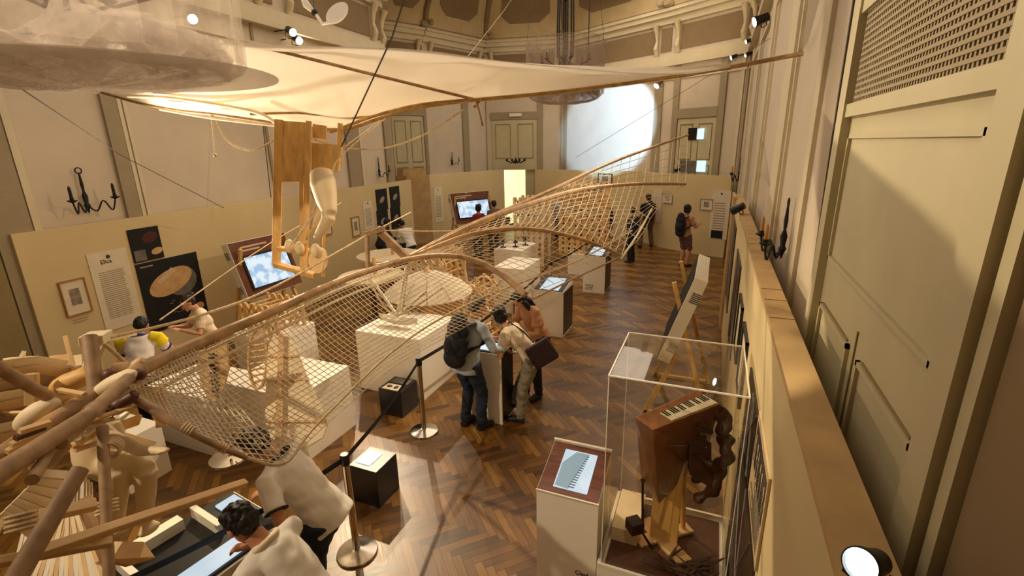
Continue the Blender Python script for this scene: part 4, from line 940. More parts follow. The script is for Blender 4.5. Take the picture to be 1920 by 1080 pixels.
mb = MB(); WL.poly(ell(u0+w_*.86, z0+h_*.17, w_*.09, h_*.06, .3), .0205, .022, mb); mb.build('small_disc', 'poster_shape', t)
u0, u1, z0, z1 = rect(WL, (236, 432), (307, 482)); w_ = u1-u0; h_ = z1-z0
t = thing('poster', 'small black poster with shadowy brown disc, above the large black poster', 'poster', WL.P((u0+u1)/2, z0))
WL.slab(u0, u1, z0, z1, .005, .02).build('panel', 'poster_black', t)
WL.poly(ell(u0+w_*.66, z0+h_*.70, w_*.26, h_*.16, .3), .0205, .022).build('brown_disc', 'poster_red', t); WL.poly(ell(u0+w_*.8, z0+h_*.25, w_*.2, h_*.1, .2), .0205, .022).build('pale_dish', 'poster_shape', t)
WL.slab(u0+w_*.05, u0+w_*.42, z0+h_*.04, z0+h_*.36, .0205, .022).build('grey_patch', 'poster_grey', t)
def text_panel(W_, tl, br, label, title, rows=24):
    u0, u1, z0, z1 = rect(W_, tl, br); w_ = u1-u0; h_ = z1-z0; t = thing('text_panel', label, 'text panel', W_.P((u0+u1)/2, z0), 'white text panels')
    W_.slab(u0, u1, z0, z1, .003, .012).build('panel', 'paper', t)
    s = 1 if (W_.P(1, 0)-W_.P(0, 0)).dot(_X) > 0 else -1
    mb = MB(); W_.poly(ell((u0+u1)/2, z1-h_*.07, w_*.055, w_*.055), .0125, .0135, mb); mb.build('emblem', 'ink', t)
    if title: text(title, W_.P((u0+u1)/2-w_*.22, z1-h_*.15, .013), W_.d, (0, 0, 1), w_*.16, 'ink', t, bold=.0015)
    mb = MB(); lines(mb, W_.P(u0+w_*.16, z1-h_*.25, .0125), W_.d, (0, 0, 1), w_*.68, rows, h_*.62/rows, h_*.62/rows*.45); mb.build('text_rows', 'ink_faint', t); return t
text_panel(WL, (160, 478), (268, 600), 'tall white text panel left of the large black poster', 'Elica')
def framed(W_, tl, br, label, m='frame_oak', cap=False, th=.03):
    u0, u1, z0, z1 = rect(W_, tl, br); w_ = u1-u0; h_ = z1-z0; t = thing('framed_drawing', label, 'picture', W_.P((u0+u1)/2, z0), 'framed drawings'); b = w_*.05
    mb = MB()
    for q in ((u0, u1, z0, z0+b), (u0, u1, z1-b, z1), (u0, u0+b, z0+b, z1-b), (u1-b, u1, z0+b, z1-b)): W_.slab(*q, .003, th, mb)
    mb.build('frame', m, t); W_.slab(u0+b, u1-b, z0+b, z1-b, .003, .015).build('mat_board', 'paper', t)
    W_.slab(u0+w_*.3, u1-w_*.3, z0+h_*.28, z1-h_*.26, .0155, .017).build('sketch', 'sketch', t)
    if cap: mb = MB(); lines(mb, W_.P(u0+w_*.15, z0-.06, .004), W_.d, (0, 0, 1), w_*.65, 2, .035, .014); mb.build('caption', 'ink_faint', t)
    return t
framed(WL, (106, 530), (173, 582), 'oak framed drawing near the left end of the left partition', cap=True)
framed(WL, (598, 418), (622, 438), 'framed sketch just right of the glider dummy'); framed(WL, (657, 408), (675, 440), 'narrow framed sketch left of the small text panel')
text_panel(WL, (679, 379), (702, 428), 'narrow text panel beside the four black pictures', None, 12)
for i, (tl, br, l) in enumerate((((703, 356), (727, 392), 'upper left'), ((729, 351), (750, 386), 'upper right'), ((705, 396), (729, 432), 'lower left'), ((731, 390), (752, 425), 'lower right'))):
    u0, u1, z0, z1 = rect(WL, tl, br); t = thing('poster', '%s of the four black pictures above the seated man' % l, 'poster', WL.P((u0+u1)/2, z0), 'four black pictures')
    WL.slab(u0, u1, z0, z1, .005, .02).build('panel', 'poster_black', t); WL.poly(ell((u0+u1)/2, (z0+z1)/2, (u1-u0)*.25, (z1-z0)*.12, .5), .0205, .022).build('pale_shape', 'poster_line', t)
W2 = Wall(PD, PE); text_panel(W2, (812, 352), (832, 415), 'white text panel on the partition left of the far tilted screen', None, 12)
W3 = Wall(PH, PI); framed(W3, (1094, 326), (1112, 344), 'framed red sheet under the projection, left one', 'white_board'); framed(W3, (1122, 325), (1148, 345), 'framed sheet under the projection, right one', 'bronze_dark')
W4 = Wall(PJ, PK); framed(W4, (1242, 362), (1261, 382), 'small framed sheet left of the woman with backpack', 'poster_line')
W5 = Wall(PK, PL); framed(W5, (1314, 372), (1336, 395), 'small framed sheet left of the far right text panel', 'poster_line'); text_panel(W5, (1337, 356), (1362, 450), 'tall text panel with dark picture at its foot, far right', None, 12)
u0, z1 = W5.uv(1334, 431); u1, z0 = W5.uv(1354, 448); setp(W5.slab(u0, u1, z0, z1, .014, .018).build('small_poster', 'poster_black'), 'small dark picture at the foot of the far right text panel', 'poster')
W6 = Wall(PI, PJ); u0, u1, z0, z1 = rect(W6, (1226, 354), (1238, 418)); setp(W6.slab(u0, u1, z0, z1, .003, .012).build('text_panel', 'paper'), 'slim text strip between the walking man and the woman', 'text panel')
# posters on the right partition
def rposter(y0, y1, z0, z1, label, kind):
    x = .34; t = thing('poster', label, 'poster', (x, (y0+y1)/2, z0), 'posters on the right partition')
    MB().bb(x-.012, x-.001, y0, y1, z0, z1).build('panel', 'poster_brown' if kind != 'keys' else 'poster_cream', t)
    if kind == 'keys':
        for i in range(22):
            y = y0+(y1-y0)*(i+1)/24; mb = MB().bb(x-.0135, x-.012, y, y+(y1-y0)*.02, z0+(z1-z0)*(.45 if i % 7 not in (2, 6) else .8), z1-(z1-z0)*.08); mb.build('drawn_key', 'ink', t)
        mb = MB()
        for i in range(16): mb.bb(x-.0135, x-.012, y0+.05, y0+(y1-y0)*random.uniform(.5, .9), z0+.04+i*.02, z0+.046+i*.02)
        mb.build('handwriting', 'ink', t)
    else:
        mb = MB()
        for i in range(5): a = V((x-.0125, y0+(y1-y0)*random.random(), z0)); b = V((x-.0125, y0+(y1-y0)*random.random(), z1)); mb.bar(a, b, .002, .012, V((1, 0, 0)))
        mb.build('drawn_line', 'poster_line', t)
        mb = MB(); mb.v; mb.tube([(x-.0125, y0+(y1-y0)*.5, z0+.1), (x-.0125, y0+(y1-y0)*.55, z0+(z1-z0)*.6), (x-.0125, y0+(y1-y0)*.4, z1-.1)], [(.001, .05), (.001, .09), (.001, .03)], 8, side=V((1, 0, 0))); mb.build('printed_figure', 'poster_red', t)
    return t
rposter(2.05, 2.64, 1.40, 1.90, 'cream sheet with drawn keyboard, nearest on the right partition', 'keys')
rposter(2.1, 3.35, .45, 1.35, 'large dark brown poster below the keyboard sheet on the right partition', 'dark')
rposter(2.68, 3.35, 1.38, 1.84, 'dark poster beyond the keyboard sheet on the right partition', 'dark')
def rframe(y0, y1, z0, z1, label, m):
    t = thing('framed_drawing', label, 'picture', (.34, (y0+y1)/2, z0), 'frames on the right partition'); mb = MB()
    for q in ((y0, y1, z0, z0+.02), (y0, y1, z1-.02, z1), (y0, y0+.02, z0, z1), (y1-.02, y1, z0, z1)): mb.bb(.315, .339, *q)
    mb.build('frame', m, t); MB().bb(.33, .338, y0+.02, y1-.02, z0+.02, z1-.02).build('sheet', 'paper', t)
rframe(3.75, 4.25, 1.3, 1.85, 'black framed drawing just beyond the vitrine on the right partition', 'black_plastic'); rframe(4.6, 5.1, 1.3, 1.85, 'second black framed drawing beyond the vitrine', 'black_plastic'); 
t = rposter(5.6, 6.6, .9, 2.0, 'dark tall poster on the right partition behind the edge-on panel', 'dark'); rposter(7.6, 8.8, .8, 2.1, 'farthest dark poster on the right partition', 'dark')
# ------------------------------------------------------------------ spotlights and wall sconces
def sconce(P0, nrm, label, s=1.0, arms=2):
    P0 = V(P0); n = V(nrm).normalized(); u = V((-n.y, n.x, 0)); t = thing('wall_sconce', label, 'wall lamp', P0, 'candle wall sconces')
    mb = MB(); mb.lathe(P0+V((0, 0, -.16*s)), [(.004, -.06*s), (.02*s, 0), (.035*s, .03*s), (.02*s, .06*s), (.03*s, .14*s), (.012*s, .2*s), (.018*s, .28*s), (.008*s, .42*s)], 12)
    mb.tube([P0+V((0, 0, .28*s))+u*(.035*s*math.cos(a))+V((0, 0, .035*s*math.sin(a))) for a in [i*math.pi/6 for i in range(13)]], .007*s, 6); mb.build('backplate', 'black_iron', t, True)
    for k in range(arms):
        sg = (-1, 1, 0)[k]; d = (n*.7+u*sg).normalized() if sg else n
        q = [P0+V((0, 0, -.12*s)), P0+d*.08*s+V((0, 0, -.2*s)), P0+d*.16*s+V((0, 0, -.08*s)), P0+d*.23*s+V((0, 0, -.2*s)), P0+d*.28*s+V((0, 0, -.06*s))]
        pts = crom(q, 5); mb = MB(); mb.tube(pts, .010*s, 6); e_ = q[-1]
        mb.lathe(e_, [(.01*s, -.01*s), (.045*s, .01*s), (.05*s, .02*s), (.02*s, .02*s), (.02*s, .05*s)], 12); a_ = mb.build('arm', 'black_iron', t, True)
        mb = MB(); mb.lathe(e_+V((0, 0, .05*s)), [(.016*s, 0), (.016*s, .10*s), (.006*s, .13*s)], 10); mb.build('candle', 'candle' if n.x < -.9 else 'black_iron', a_, True)
    return t
sconce(Pp(153, 365, (LW(2), 2), (LW(8), 8))+LN*.06, LN, 'black iron candle sconce on the wall above the left partition, nearest one', 1.15)
sconce(Pp(707, 318, (LW(2), 2), (LW(12), 12))+LN*.06, LN, 'small iron sconce left of the left panelled door', 1.0)
h_ = hit(845, 300); sconce(Pp(847, 300, POLY[4], POLY[5])+V((.06, -.05, 0)), (1, -.3, 0), 'small iron sconce between the left door and the lit doorway', .9)
sconce(Xp(1483, 440, XW)+V((-.05, 0, 0)), (-1, .0, 0), 'iron and brass candle sconce on the right wall, nearest one', .95)
sconce(Xp(1391, 322, XW)+V((-.05, 0, 0)), (-1, 0, 0), 'distant iron sconce on the right wall above the partition end', 1.2)
def spotlight(P0, d, label, s=1.0, glow='lamp_glow', m='black_plastic', to=None):
    P0 = V(P0); d = V(d).normalized(); t = thing('spotlight', label, 'spotlight', P0, 'gallery spotlights'); a, b = frame_to(d); R = Matrix((a, b, d)).transposed()
    mb = MB(); mb.lathe(P0, [(.03*s, -.16*s), (.05*s, -.15*s), (.055*s, -.05*s), (.065*s, .0), (.065*s, .03*s), (.06*s, .03*s), (.055*s, .01*s)], 24, R); mb.build('housing', m, t, True)
    mb = MB(); mb.lathe(P0, [(.055*s, .012*s), (.05*s, .02*s), (.001, .028*s)], 24, R); mb.build('lens', glow, t, True)
    mb = MB(); mb.tube([P0-d*.08*s+a*.07*s, P0-d*.08*s+a*.07*s-b*.09*s, P0-d*.08*s-b*.10*s, P0-d*.08*s-a*.07*s-b*.09*s, P0-d*.08*s-a*.07*s], .007*s, 6); mb.build('yoke', m, t, True)
    if to is not None: mb = MB(); mb.tube([P0-d*.08*s, P0+(V(to)-P0)*.5+V((0, 0, .03)), V(to)], .012, 6); mb.build('bracket', m, t, True)
    return t
near = spotlight(Zp(1618, 1058, 2.43), M @ V((-.72, -.22, -.5)), 'black spotlight with bright cool lens clamped on the partition top, bottom right corner', .55, 'lamp_cool')
spotlight(Zp(1376, 394, 2.40), (-.8, .3, -.5), 'dark spotlight on the far end of the right partition', .95, 'black_plastic')
spotlight(Zp(1267, 320, 2.47)+V((0, .0, 0)), (-.8, -.5, -.3), 'dark spotlight on the far partition above the woman', .8, 'black_plastic')
for i, (px, py, x) in enumerate(((1418, 40, XW-.25), (1372, 108, XW-.3), (1399, 103, XW-.2), (1400, 78, XW-.25))):
    q = Xp(px, py, x); 
    if q.y > 15 or q.z > 7: r_ = ray(px, py); q = O+r_*(14.5+i*.3)/r_.y
    q.x = min(q.x, XW-.2); s_ = spotlight(q, (-.9, -.35, -.35), 'glowing spotlight %s on the right wall cornice' % ('highest and nearest', 'farther left', 'second farthest', 'just above the farther pair')[i], (1.3, .9, .9, .8)[i], to=(XW, q.y, q.z+.05))
for i, (px, py) in enumerate(((560, 76), (548, 60), (360, 35))):
    q = Pp(px, py, (LW(2)+.45, 2), (LW(12)+.45, 12)); spotlight(q, (.85, -.3, -.4), 'glowing spotlight %s on the left wall cornice' % ('just above the canopy', 'behind the pair-mate above the canopy', 'seen through the tulle')[i], 1.2, to=(LW(q.y), q.y, q.z+.05))
q = Yp(1232, 160, 15.5); spotlight(q, (-.4, -.6, -.6), 'small dark spotlight right above the projection', 1.4, 'lamp_glow', 'wood_dark')

pj = thing('projector', 'small dark projector hanging below the ceiling, throwing the cool image on the far wall', 'projector', (-3.0, 12.1, 4.8))
MB().box((-3.0, 12.05, 4.9), (.34, .3, .12)).build('housing', 'black_plastic', pj, bevel=.01)
mb = MB(); mb.lathe((-3.0, 12.2, 4.9), [(.05, 0), (.05, .05)], 16, Matrix.Rotation(-math.pi/2, 3, 'X')); mb.build('lens_ring', 'steel', pj, True)
mb = MB(); mb.tube([(-3.0, 12.05, 4.96), (-3.0, 12.05, ZC+3.3)], .012, 6); mb.build('drop_rod', 'black_plastic', pj, True)
# ------------------------------------------------------------------ hang glider: cloth canopy, bamboo spars, timber body
def lerp_poly(P_, t):
    L = [0]
    for i in range(len(P_)-1): L.append(L[-1]+(P_[i+1]-P_[i]).length)
    d = t*L[-1]
    for i in range(len(P_)-1):
        if d <= L[i+1] or i == len(P_)-2: return P_[i].lerp(P_[i+1], (d-L[i])/(L[i+1]-L[i]))
DPS = lambda L_: [Dp(*p) for p in L_]
gl = thing('hang_glider', 'historic hang glider with cream cloth wing and timber body hanging under the ceiling', 'flying machine', Dp(580, 500, 4.6))
far = crom(DPS([(175, 168, 5.9), (260, 192, 5.8), (330, 206, 5.6), (400, 214, 5.4), (470, 224, 5.3), (560, 238, 5.2), (640, 243, 5.1), (700, 225, 5.05), (760, 206, 5.0), (830, 194, 4.95), (890, 187, 4.9), (1000, 177, 4.8), (1120, 163, 4.72), (1270, 143, 4.62), (1370, 127, 4.55)]), 4)
near_e = crom(DPS([(225, 30, 3.9), (300, 48, 3.9), (380, 64, 3.9), (460, 80, 3.95), (560, 87, 4.0), (680, 88, 4.05), (800, 95, 4.1), (900, 109, 4.15), (1000, 121, 4.2), (1100, 130, 4.28), (1200, 138, 4.35), (1290, 138, 4.45), (1370, 126, 4.53)]), 4)
rows = []; NS, NT = 72, 16
for j in range(NT+1):
    v = j/NT; row = []
    for i in range(NS+1):
        u = i/NS; a = lerp_poly(near_e, u); b = lerp_poly(far, u); p = a.lerp(b, v)
        bil = math.sin(math.pi*v)*(.05+.20*math.sin(math.pi*u)); p = p+V((0, 0, bil*.6+.012*math.sin(u*40+v*9)*math.sin(math.pi*v)*(1-u)+.018*math.sin(u*23-v*14)*math.sin(math.pi*v)))
        row.append(p)
    rows.append(row)
mb = MB(); mb.grid(rows); cn = mb.build('canopy', 'canopy_cloth', gl, True)
md = cn.modifiers.new('t', 'SOLIDIFY'); md.thickness = .004
mb = MB(); mb.tube(far, .022, 8); mb.build('rear_spar', 'bamboo', gl, True)
mb = MB(); mb.tube(crom(DPS([(1270, 143, 4.6), (1370, 127, 4.55), (1470, 107, 4.48), (1583, 85, 4.42)])), [.028]*6+[.034]*4+[.03]*8+[.02], 8) if False else mb.tube(crom(DPS([(1270, 144, 4.6), (1360, 128, 4.55), (1470, 107, 4.48), (1578, 87, 4.02)])), .02, 8); mb.build('tip_pole', 'spar_wood', gl, True)
mb = MB(); mb.tube(DPS([(330, 50, 3.9), (540, 100, 4.15), (700, 140, 4.45), (900, 189, 4.85)]), .014, 8); mb.build('diagonal_spar', 'wood_pole', gl, True)
mb = MB(); mb.tube(crom(DPS([(620, 248, 5.0), (700, 218, 4.9), (790, 196, 4.85), (900, 186, 4.8)])), .015, 8); mb.tube(crom(DPS([(470, 214, 5.1), (560, 212, 5.05), (640, 220, 5.0), (700, 219, 4.95)])), .013, 8); mb.build('cross_spar', 'bamboo', gl, True)
mb = MB(); mb.tube(crom(DPS([(240, 180, 5.5), (330, 185, 5.3), (470, 208, 5.0), (520, 232, 4.85)])), (.02), 8); mb.tube(crom(DPS([(300, 205, 5.5), (400, 222, 5.2), (520, 236, 4.9)])), .014, 8); mb.build('left_boom', 'wood_pale', gl, True)
mb = MB(); mb.tube(DPS([(893, 190, 4.85), (905, 235, 4.8)]), .016, 8); mb.tube(DPS([(888, 202, 4.85), (900, 190, 4.85)]), .012, 8); mb.build('dangling_strut', 'wood_pole', gl, True)
# timber body
mb = MB()
def board(pxs, dv, th, mb): P_ = DPS(pxs); n = (P_[1]-P_[0]).cross(P_[2]-P_[0]).normalized(); n = n if n.dot(O-P_[0]) < 0 else -n; mb.prism(P_, n*th)
board([(517, 225, 4.6), (578, 230, 4.6), (574, 347, 4.6), (560, 341, 4.6), (530, 340, 4.6), (514, 347, 4.6)], 0, .04, mb); mb.build('upper_board', 'wood_board', gl)
for nm, pts, wd, th in (('left_post', ((523, 225, 4.6), (518, 498, 4.62)), .075, .05), ('centre_post', ((579, 228, 4.55), (571, 505, 4.55)), .05, .05), ('inner_post', ((565, 330, 4.58), (566, 500, 4.58)), .035, .04), ('right_post', ((638, 232, 4.75), (636, 310, 4.75)), .05, .05),
                        ('lower_rail', ((514, 495, 4.58), (590, 516, 4.58)), .05, .05), ('foot_rail', ((520, 466, 4.6), (580, 470, 4.6)), .04, .04), ('rear_post', ((608, 430, 4.9), (606, 520, 4.9)), .03, .03)):
    mb = MB(); P_ = DPS(pts); mb.bar(P_[0], P_[1], wd, th, _Y); mb.build(nm, 'wood_board', gl, bevel=.004)
mb = MB(); board([(584, 268, 4.62), (640, 272, 4.62), (634, 320, 4.62), (584, 330, 4.62)], 0, .03, mb); board([(586, 232, 4.64), (612, 236, 4.64), (611, 262, 4.64), (586, 258, 4.64)], 0, .02, mb); mb.build('side_board', 'wood_board', gl)
# kneeling dummy: pelvis, thigh, shin, feet (one smooth wooden figure)
dm = thing('dummy_figure', 'pale wooden dummy legs kneeling in the hang glider body', 'mannequin', Dp(600, 470, 4.45))
mb = MB()
mb.tube(DPS([(602, 322, 4.42), (606, 345, 4.4), (612, 375, 4.35), (618, 402, 4.3)]), [.10, .115, .095, .065], 14); mb.tube(DPS([(619, 404, 4.3), (608, 424, 4.32), (592, 448, 4.36)]), [.062, .055, .03], 12)
mb.tube(DPS([(598, 330, 4.55), (596, 360, 4.56), (604, 392, 4.55), (588, 418, 4.56), (572, 440, 4.58)]), [.07, .07, .05, .045, .028], 12)
bake(mb, 'figure', 'mannequin', dm, .014, 8, False)
mb = MB()
for p in ((543, 462, 4.55), (562, 466, 4.5), (592, 470, 4.45), (604, 478, 4.5)): mb.ball(Dp(*p), (.05, .045, .07))
bake(mb, 'heel_pad', 'mannequin', gl, .014, 4, False)
mb = MB(); mb.lathe(Dp(598, 490, 4.5), [(.11, 0), (.11, .02)], 20, Matrix.Rotation(1.4, 3, 'X')); mb.build('pulley', 'wood_light', gl, True)
# ropes and wires of the glider
for nm, pts, r, m in (('rope', [(398, 214, 5.3), (425, 262, 5.3), (470, 282, 5.3), (515, 262, 5.2)], .010, 'rope'), ('rope', [(396, 216, 5.3), (400, 255, 5.3), (403, 290, 5.3)], .006, 'rope'), ('rope', [(580, 258, 4.7), (640, 276, 4.8), (720, 278, 4.9), (800, 250, 5.0), (870, 205, 5.0)], .010, 'rope'),
                      ('rope', [(722, 222, 5.0), (640, 292, 4.6), (620, 330, 4.4), (590, 400, 4.3), (545, 460, 4.4)], .007, 'rope'), ('rope', [(640, 240, 4.8), (615, 340, 4.6), (560, 440, 4.4)], .009, 'rope')):
    mb = MB(); mb.tube(crom(DPS(pts)), r, 6); mb.build(nm, m, gl, True)
mb = MB(); mb.ball(Dp(403, 291, 5.3), .02); mb.build('rope_knob', 'rope', gl, True)
# suspension cables
def cable(pts, label, r=.004, m='cable'):
    mb = MB(); mb.tube(DPS(pts), r, 5); return setp(mb.build('suspension_cable', m, smooth=True), label, 'cable', 'suspension cables')
cable([(765, -25, 3.6), (735, 70, 3.9), (640, 275, 4.6)], 'dark cable slanting down in front of the canopy to the glider body', .007)
cable([(15, 150, 3.6), (225, 290, 6.0), (420, 390, 7.8)], 'thin wire slanting down across the left wall from the tulle', .005)
cable([(1000, -64, 4.2), (945, 20, 4.5), (870, 115, 5.0), (700, 235, 5.6), (560, 340, 6.2)], 'thin pale wire crossing the canopy toward the body', .003, 'rope')
cable([(1600, -8, 4.4), (1573, 180, 4.5), (1500, 640, 4.9)], 'dark vertical cable on the right wall beside the door frame', .006) if False else None
mb = MB(); mb.tube([Xp(1603, -12, XW-.03), Xp(1573, 180, XW-.03), Xp(1545, 370, XW-.03), Xp(1515, 575, XW-.03)], .007, 6); setp(mb.build('wall_cable', 'cable', smooth=True), 'long black cable hanging down the right wall next to the door frame', 'cable')
cable([(493, 235, 8.2), (508, 370, 8.2)], 'thin dark wire hanging at the left wall left of the glider body', .008)
mb = MB(); mb.tube([Dp(1080, 295, 12), Dp(1235, 200, 10), Xp(1450, 68, XW-.02)], .004, 5); setp(mb.build('suspension_cable', 'cable', smooth=True), 'faint wire crossing the projection', 'cable', 'suspension cables')
# ------------------------------------------------------------------ ornithopter: long net wing
orn = thing('ornithopter', 'large wooden ornithopter with netted bat wing stretching from bottom left to the far right', 'flying machine', Dp(250, 700, 2.6))
Bj = Dp(768, 483, 4.95); Aj = Dp(240, 705, 2.5)
spar1 = crom([Dp(-10, 868, 1.9), Dp(120, 780, 2.2), Aj, Dp(380, 640, 3.0), Dp(520, 580, 3.5), Dp(640, 526, 4.1), Bj], 8)
tipA = crom(DPS([(768, 483, 4.95), (870, 428, 5.4), (1000, 372, 6.0), (1150, 303, 7.0), (1290, 253, 8.0)]), 6)
tipB = crom(DPS([(768, 484, 4.95), (900, 418, 5.3), (1000, 380, 5.8), (1090, 355, 6.4), (1190, 345, 7.0), (1285, 345, 7.6)]), 6)
tipC = crom(DPS([(768, 485, 4.95), (860, 447, 5.05), (930, 432, 5.1), (1000, 430, 5.2), (1070, 443, 5.3), (1130, 463, 5.4), (1165, 480, 5.45)]), 6)
tipD = crom(DPS([(700, 500, 4.7), (790, 482, 4.7), (850, 480, 4.55), (900, 492, 4.45), (945, 518, 4.3), (985, 553, 4.15)]), 6)
tipE = crom(DPS([(250, 745, 2.35), (330, 795, 2.35), (400, 832, 2.4), (462, 858, 2.45)]), 6)
NC = Dp(535, 868, 2.6)
def tp(P_, r0, r1, nm, m='spar_wood'):
    n = len(P_); mb = MB(); mb.tube(P_, [r0+(r1-r0)*i/(n-1) for i in range(n)], 8); return mb.build(nm, m, orn, True)
tp(spar1, .05, .026, 'leading_spar'); tp(tipA, .036, .018, 'wing_finger'); tp(tipB, .036, .022, 'wing_finger'); tp(tipC, .03, .016, 'wing_finger'); tp(tipD, .022, .030, 'wing_finger'); tp(tipE, .022, .013, 'wing_finger', 'wood_pole')
s2 = [p+V((.0, .03, -.07)) for p in spar1[12:]]; tp(s2, .014, .012, 'spar_batten', 'wood_pale'); s3_ = [p+V((.05, -.03, -.13)) for p in spar1[14:]]; tp(s3_, .012, .012, 'spar_batten', 'wood_pale')
# net trailing edge
trail = crom([Dp(300, 1010, 2.0), tipE[-1], Dp(600, 800, 3.0), Dp(700, 700, 3.5), Dp(830, 620, 3.9), tipD[-1], Dp(1070, 530, 4.8), tipC[-1], Dp(1205, 440, 6.2), Dp(1225, 398, 6.8), tipB[-1]], 8)
def net(edge_a, edge_b, nu, nv, sag, r=.0032, name='net', diag=0):
    mb = MB(); G = []
    for i in range(nu+1):
        a = lerp_poly(edge_a, i/nu); b = lerp_poly(edge_b, i/nu); G.append([a.lerp(b, j/nv)-V((0, 0, sag*math.sin(math.pi*j/nv)*math.sin(math.pi*min(1, i/nu*.9+.05)))) for j in range(nv+1)])
    for i in range(nu+1): mb.tube(G[i], r, 3, False)
    for j in range(nv+1): mb.tube([G[i][j] for i in range(nu+1)], r, 3, False)
    if diag:
        for i in range(0, nu, diag):
            mb.tube([G[min(nu, i+j)][j] for j in range(nv+1)], r*1.6, 4, False)
    return mb.build(name, 'net_cord', orn)
tr1 = crom([tipE[-1], Dp(600, 805, 2.9), Dp(700, 715, 3.4), Dp(830, 630, 3.85), tipD[-1]], 8)
net(spar1[18:], [tipE[i] for i in range(0, len(tipE), 3)]+tr1[1:], 86, 24, .10) if False else None
edgeA = spar1[17:]
net(edgeA, crom([NC, Dp(580, 825, 2.85), Dp(650, 762, 3.2), Dp(735, 690, 3.6), Dp(840, 630, 3.95), tipD[-1]], 8), 62, 22, .10)
net(tipE+[NC], crom([Aj, Dp(300, 675, 2.7), Dp(360, 650, 2.9)], 6), 20, 20, .05)
net(tipD[4:], tipC[2:], 16, 12, .06)
net(tipC, tipB[:26], 30, 15, .12, .0042)
net(tipB, tipA, 26, 5, .03, .004)
net([tipC[-1], Dp(1205, 440, 6.2), Dp(1225, 398, 6.8), tipB[-1]], tipB[14:], 8, 10, .08, .0042)
mb = MB(); mb.tube(crom([tipE[-1], NC, Dp(600, 790, 2.9), Dp(760, 640, 3.6), Dp(900, 560, 4.2), Dp(1080, 490, 4.9), Dp(1185, 432, 5.6)]), .009, 6); mb.build('bolt_rope', 'rope', orn, True)
mb = MB(); mb.tube(crom([Dp(1165, 484, 5.45), Dp(1195, 440, 6.0), Dp(1222, 392, 6.8)]), .014, 6); mb.build('tip_hoop', 'wood_pale', orn, True)
mb = MB(); mb.tube(DPS([(1000, 560, 5), (1080, 520, 6), (1175, 477, 7)]), .012, 6); mb.build('lower_strut', 'wood_pole', orn, True)
# joint posts above the wing
for nm, a, b, w_, t_ in (('joint_post', (768, 488, 4.95), (706, 428, 4.9), .075, .05), ('joint_post', (690, 510, 4.8), (688, 436, 4.85), .035, .035), ('joint_cap', (684, 440, 4.85), (722, 428, 4.88), .05, .05)):
    mb = MB(); mb.bar(Dp(*a), Dp(*b), w_, t_, V((0, 1, 0))); mb.build(nm, 'wood_pole', orn, bevel=.004)
for pts, r in (([(175, 640, 2.5), (380, 590, 3.2), (520, 535, 4.0), (690, 440, 4.85)], .009), ([(705, 432, 4.9), (900, 430, 5.6), (1100, 400, 7)], .007), ([(712, 428, 4.9), (770, 398, 6.5)], .006),
               ([(175, 640, 2.5), (215, 760, 2.4)], .010), ([(185, 635, 2.5), (258, 700, 2.6)], .010), ([(765, 500, 4.9), (752, 590, 4.8)], .014), ([(690, 520, 4.7), (740, 590, 4.8), (830, 540, 4.6)], .010), ([(300, 600, 3.4), (500, 460, 5.0), (640, 380, 6.0)], .005)):
    mb = MB(); mb.tube(crom(DPS(pts)), r, 6); mb.build('tension_rope', 'rope', orn, True)
# near body of the machine, bottom left
def beam(a, b, w_, t_, nm='body_beam', m='wood_pole', taper=None):
    P_ = [Dp(*a), Dp(*b)]; mb = MB()
    if taper: mb.tube([P_[0], P_[0].lerp(P_[1], .5), P_[1]], [w_/2, (w_/2+taper/2)/2, taper/2], 12)
    else: mb.bar(P_[0], P_[1], w_, t_, _Y)
    return mb.build(nm, m, orn, bool(taper), bevel=0 if taper else .004)
beam((-60, 925, 1.45), (170, 775, 1.95), .07, 0, taper=.055); beam((110, 830, 1.8), (262, 690, 2.45), .06, 0, taper=.055)
beam((15, 1110, 1.35), (150, 880, 1.6), .06, 0, taper=.05); beam((60, 900, 1.6), (110, 815, 1.9), .04, 0, taper=.035)
beam((168, 632, 2.45), (186, 790, 2.3), .07, 0, taper=.06, nm='upright_post'); beam((192, 800, 2.0), (206, 1110, 1.75), .042, 0, taper=.038, nm='upright_post'); beam((-20, 680, 2.0), (92, 745, 2.2), .055, 0, taper=.05)
beam((0, 985, 1.5), (180, 945, 1.7), .04, .03, 'cross_lath', 'wood_light'); beam((-10, 1055, 1.5), (210, 1015, 1.7), .03, .03, 'cross_lath', 'wood_light'); beam((60, 1040, 1.5), (460, 905, 2.3), .035, .03, 'cross_lath', 'wood_light')
beam((170, 640, 2.45), (190, 628, 2.6), .10, .05, 'post_cap', 'wood_pale'); beam((180, 640, 2.5), (252, 625, 3.2), .03, .03, 'cross_lath', 'wood_pale')
for i, (c_, r_, Rz) in enumerate((((215, 720, 2.35), (.13, .045, .05), -.5), ((240, 695, 2.5), (.09, .04, .05), .3), ((70, 778, 2.2), (.12, .055, .06), -.6), ((135, 715, 2.4), (.12, .05, .05), -.35), ((88, 862, 1.9), (.08, .04, .04), -.7), ((225, 760, 2.3), (.045, .04, .04), 0))):
    mb = MB(); mb.ball(Dp(*c_), r_, M.to_4x4().to_3x3() @ Matrix.Rotation(Rz, 3, 'Z') if False else M @ Matrix.Rotation(Rz, 3, 'Z')); mb.tube([Dp(*c_)-V((.05, .02, .03)), Dp(*c_)+V((.06, .05, .05))], [r_[1]*.9, r_[1]*.6], 10)
    bake(mb, 'carved_joint', ('wood_pale', 'wood_light', 'wood_pale', 'wood_board', 'wood_pole', 'wood_dark')[i], orn, .012, 5, False)
for i in range(5): c_ = Dp(205+i*14, 702+6*((i*3) % 4), 2.38); mb = MB(); mb.ball(c_, (.035, .03, .03)); mb.build('leather_lashing', 'wood_dark', orn, True)
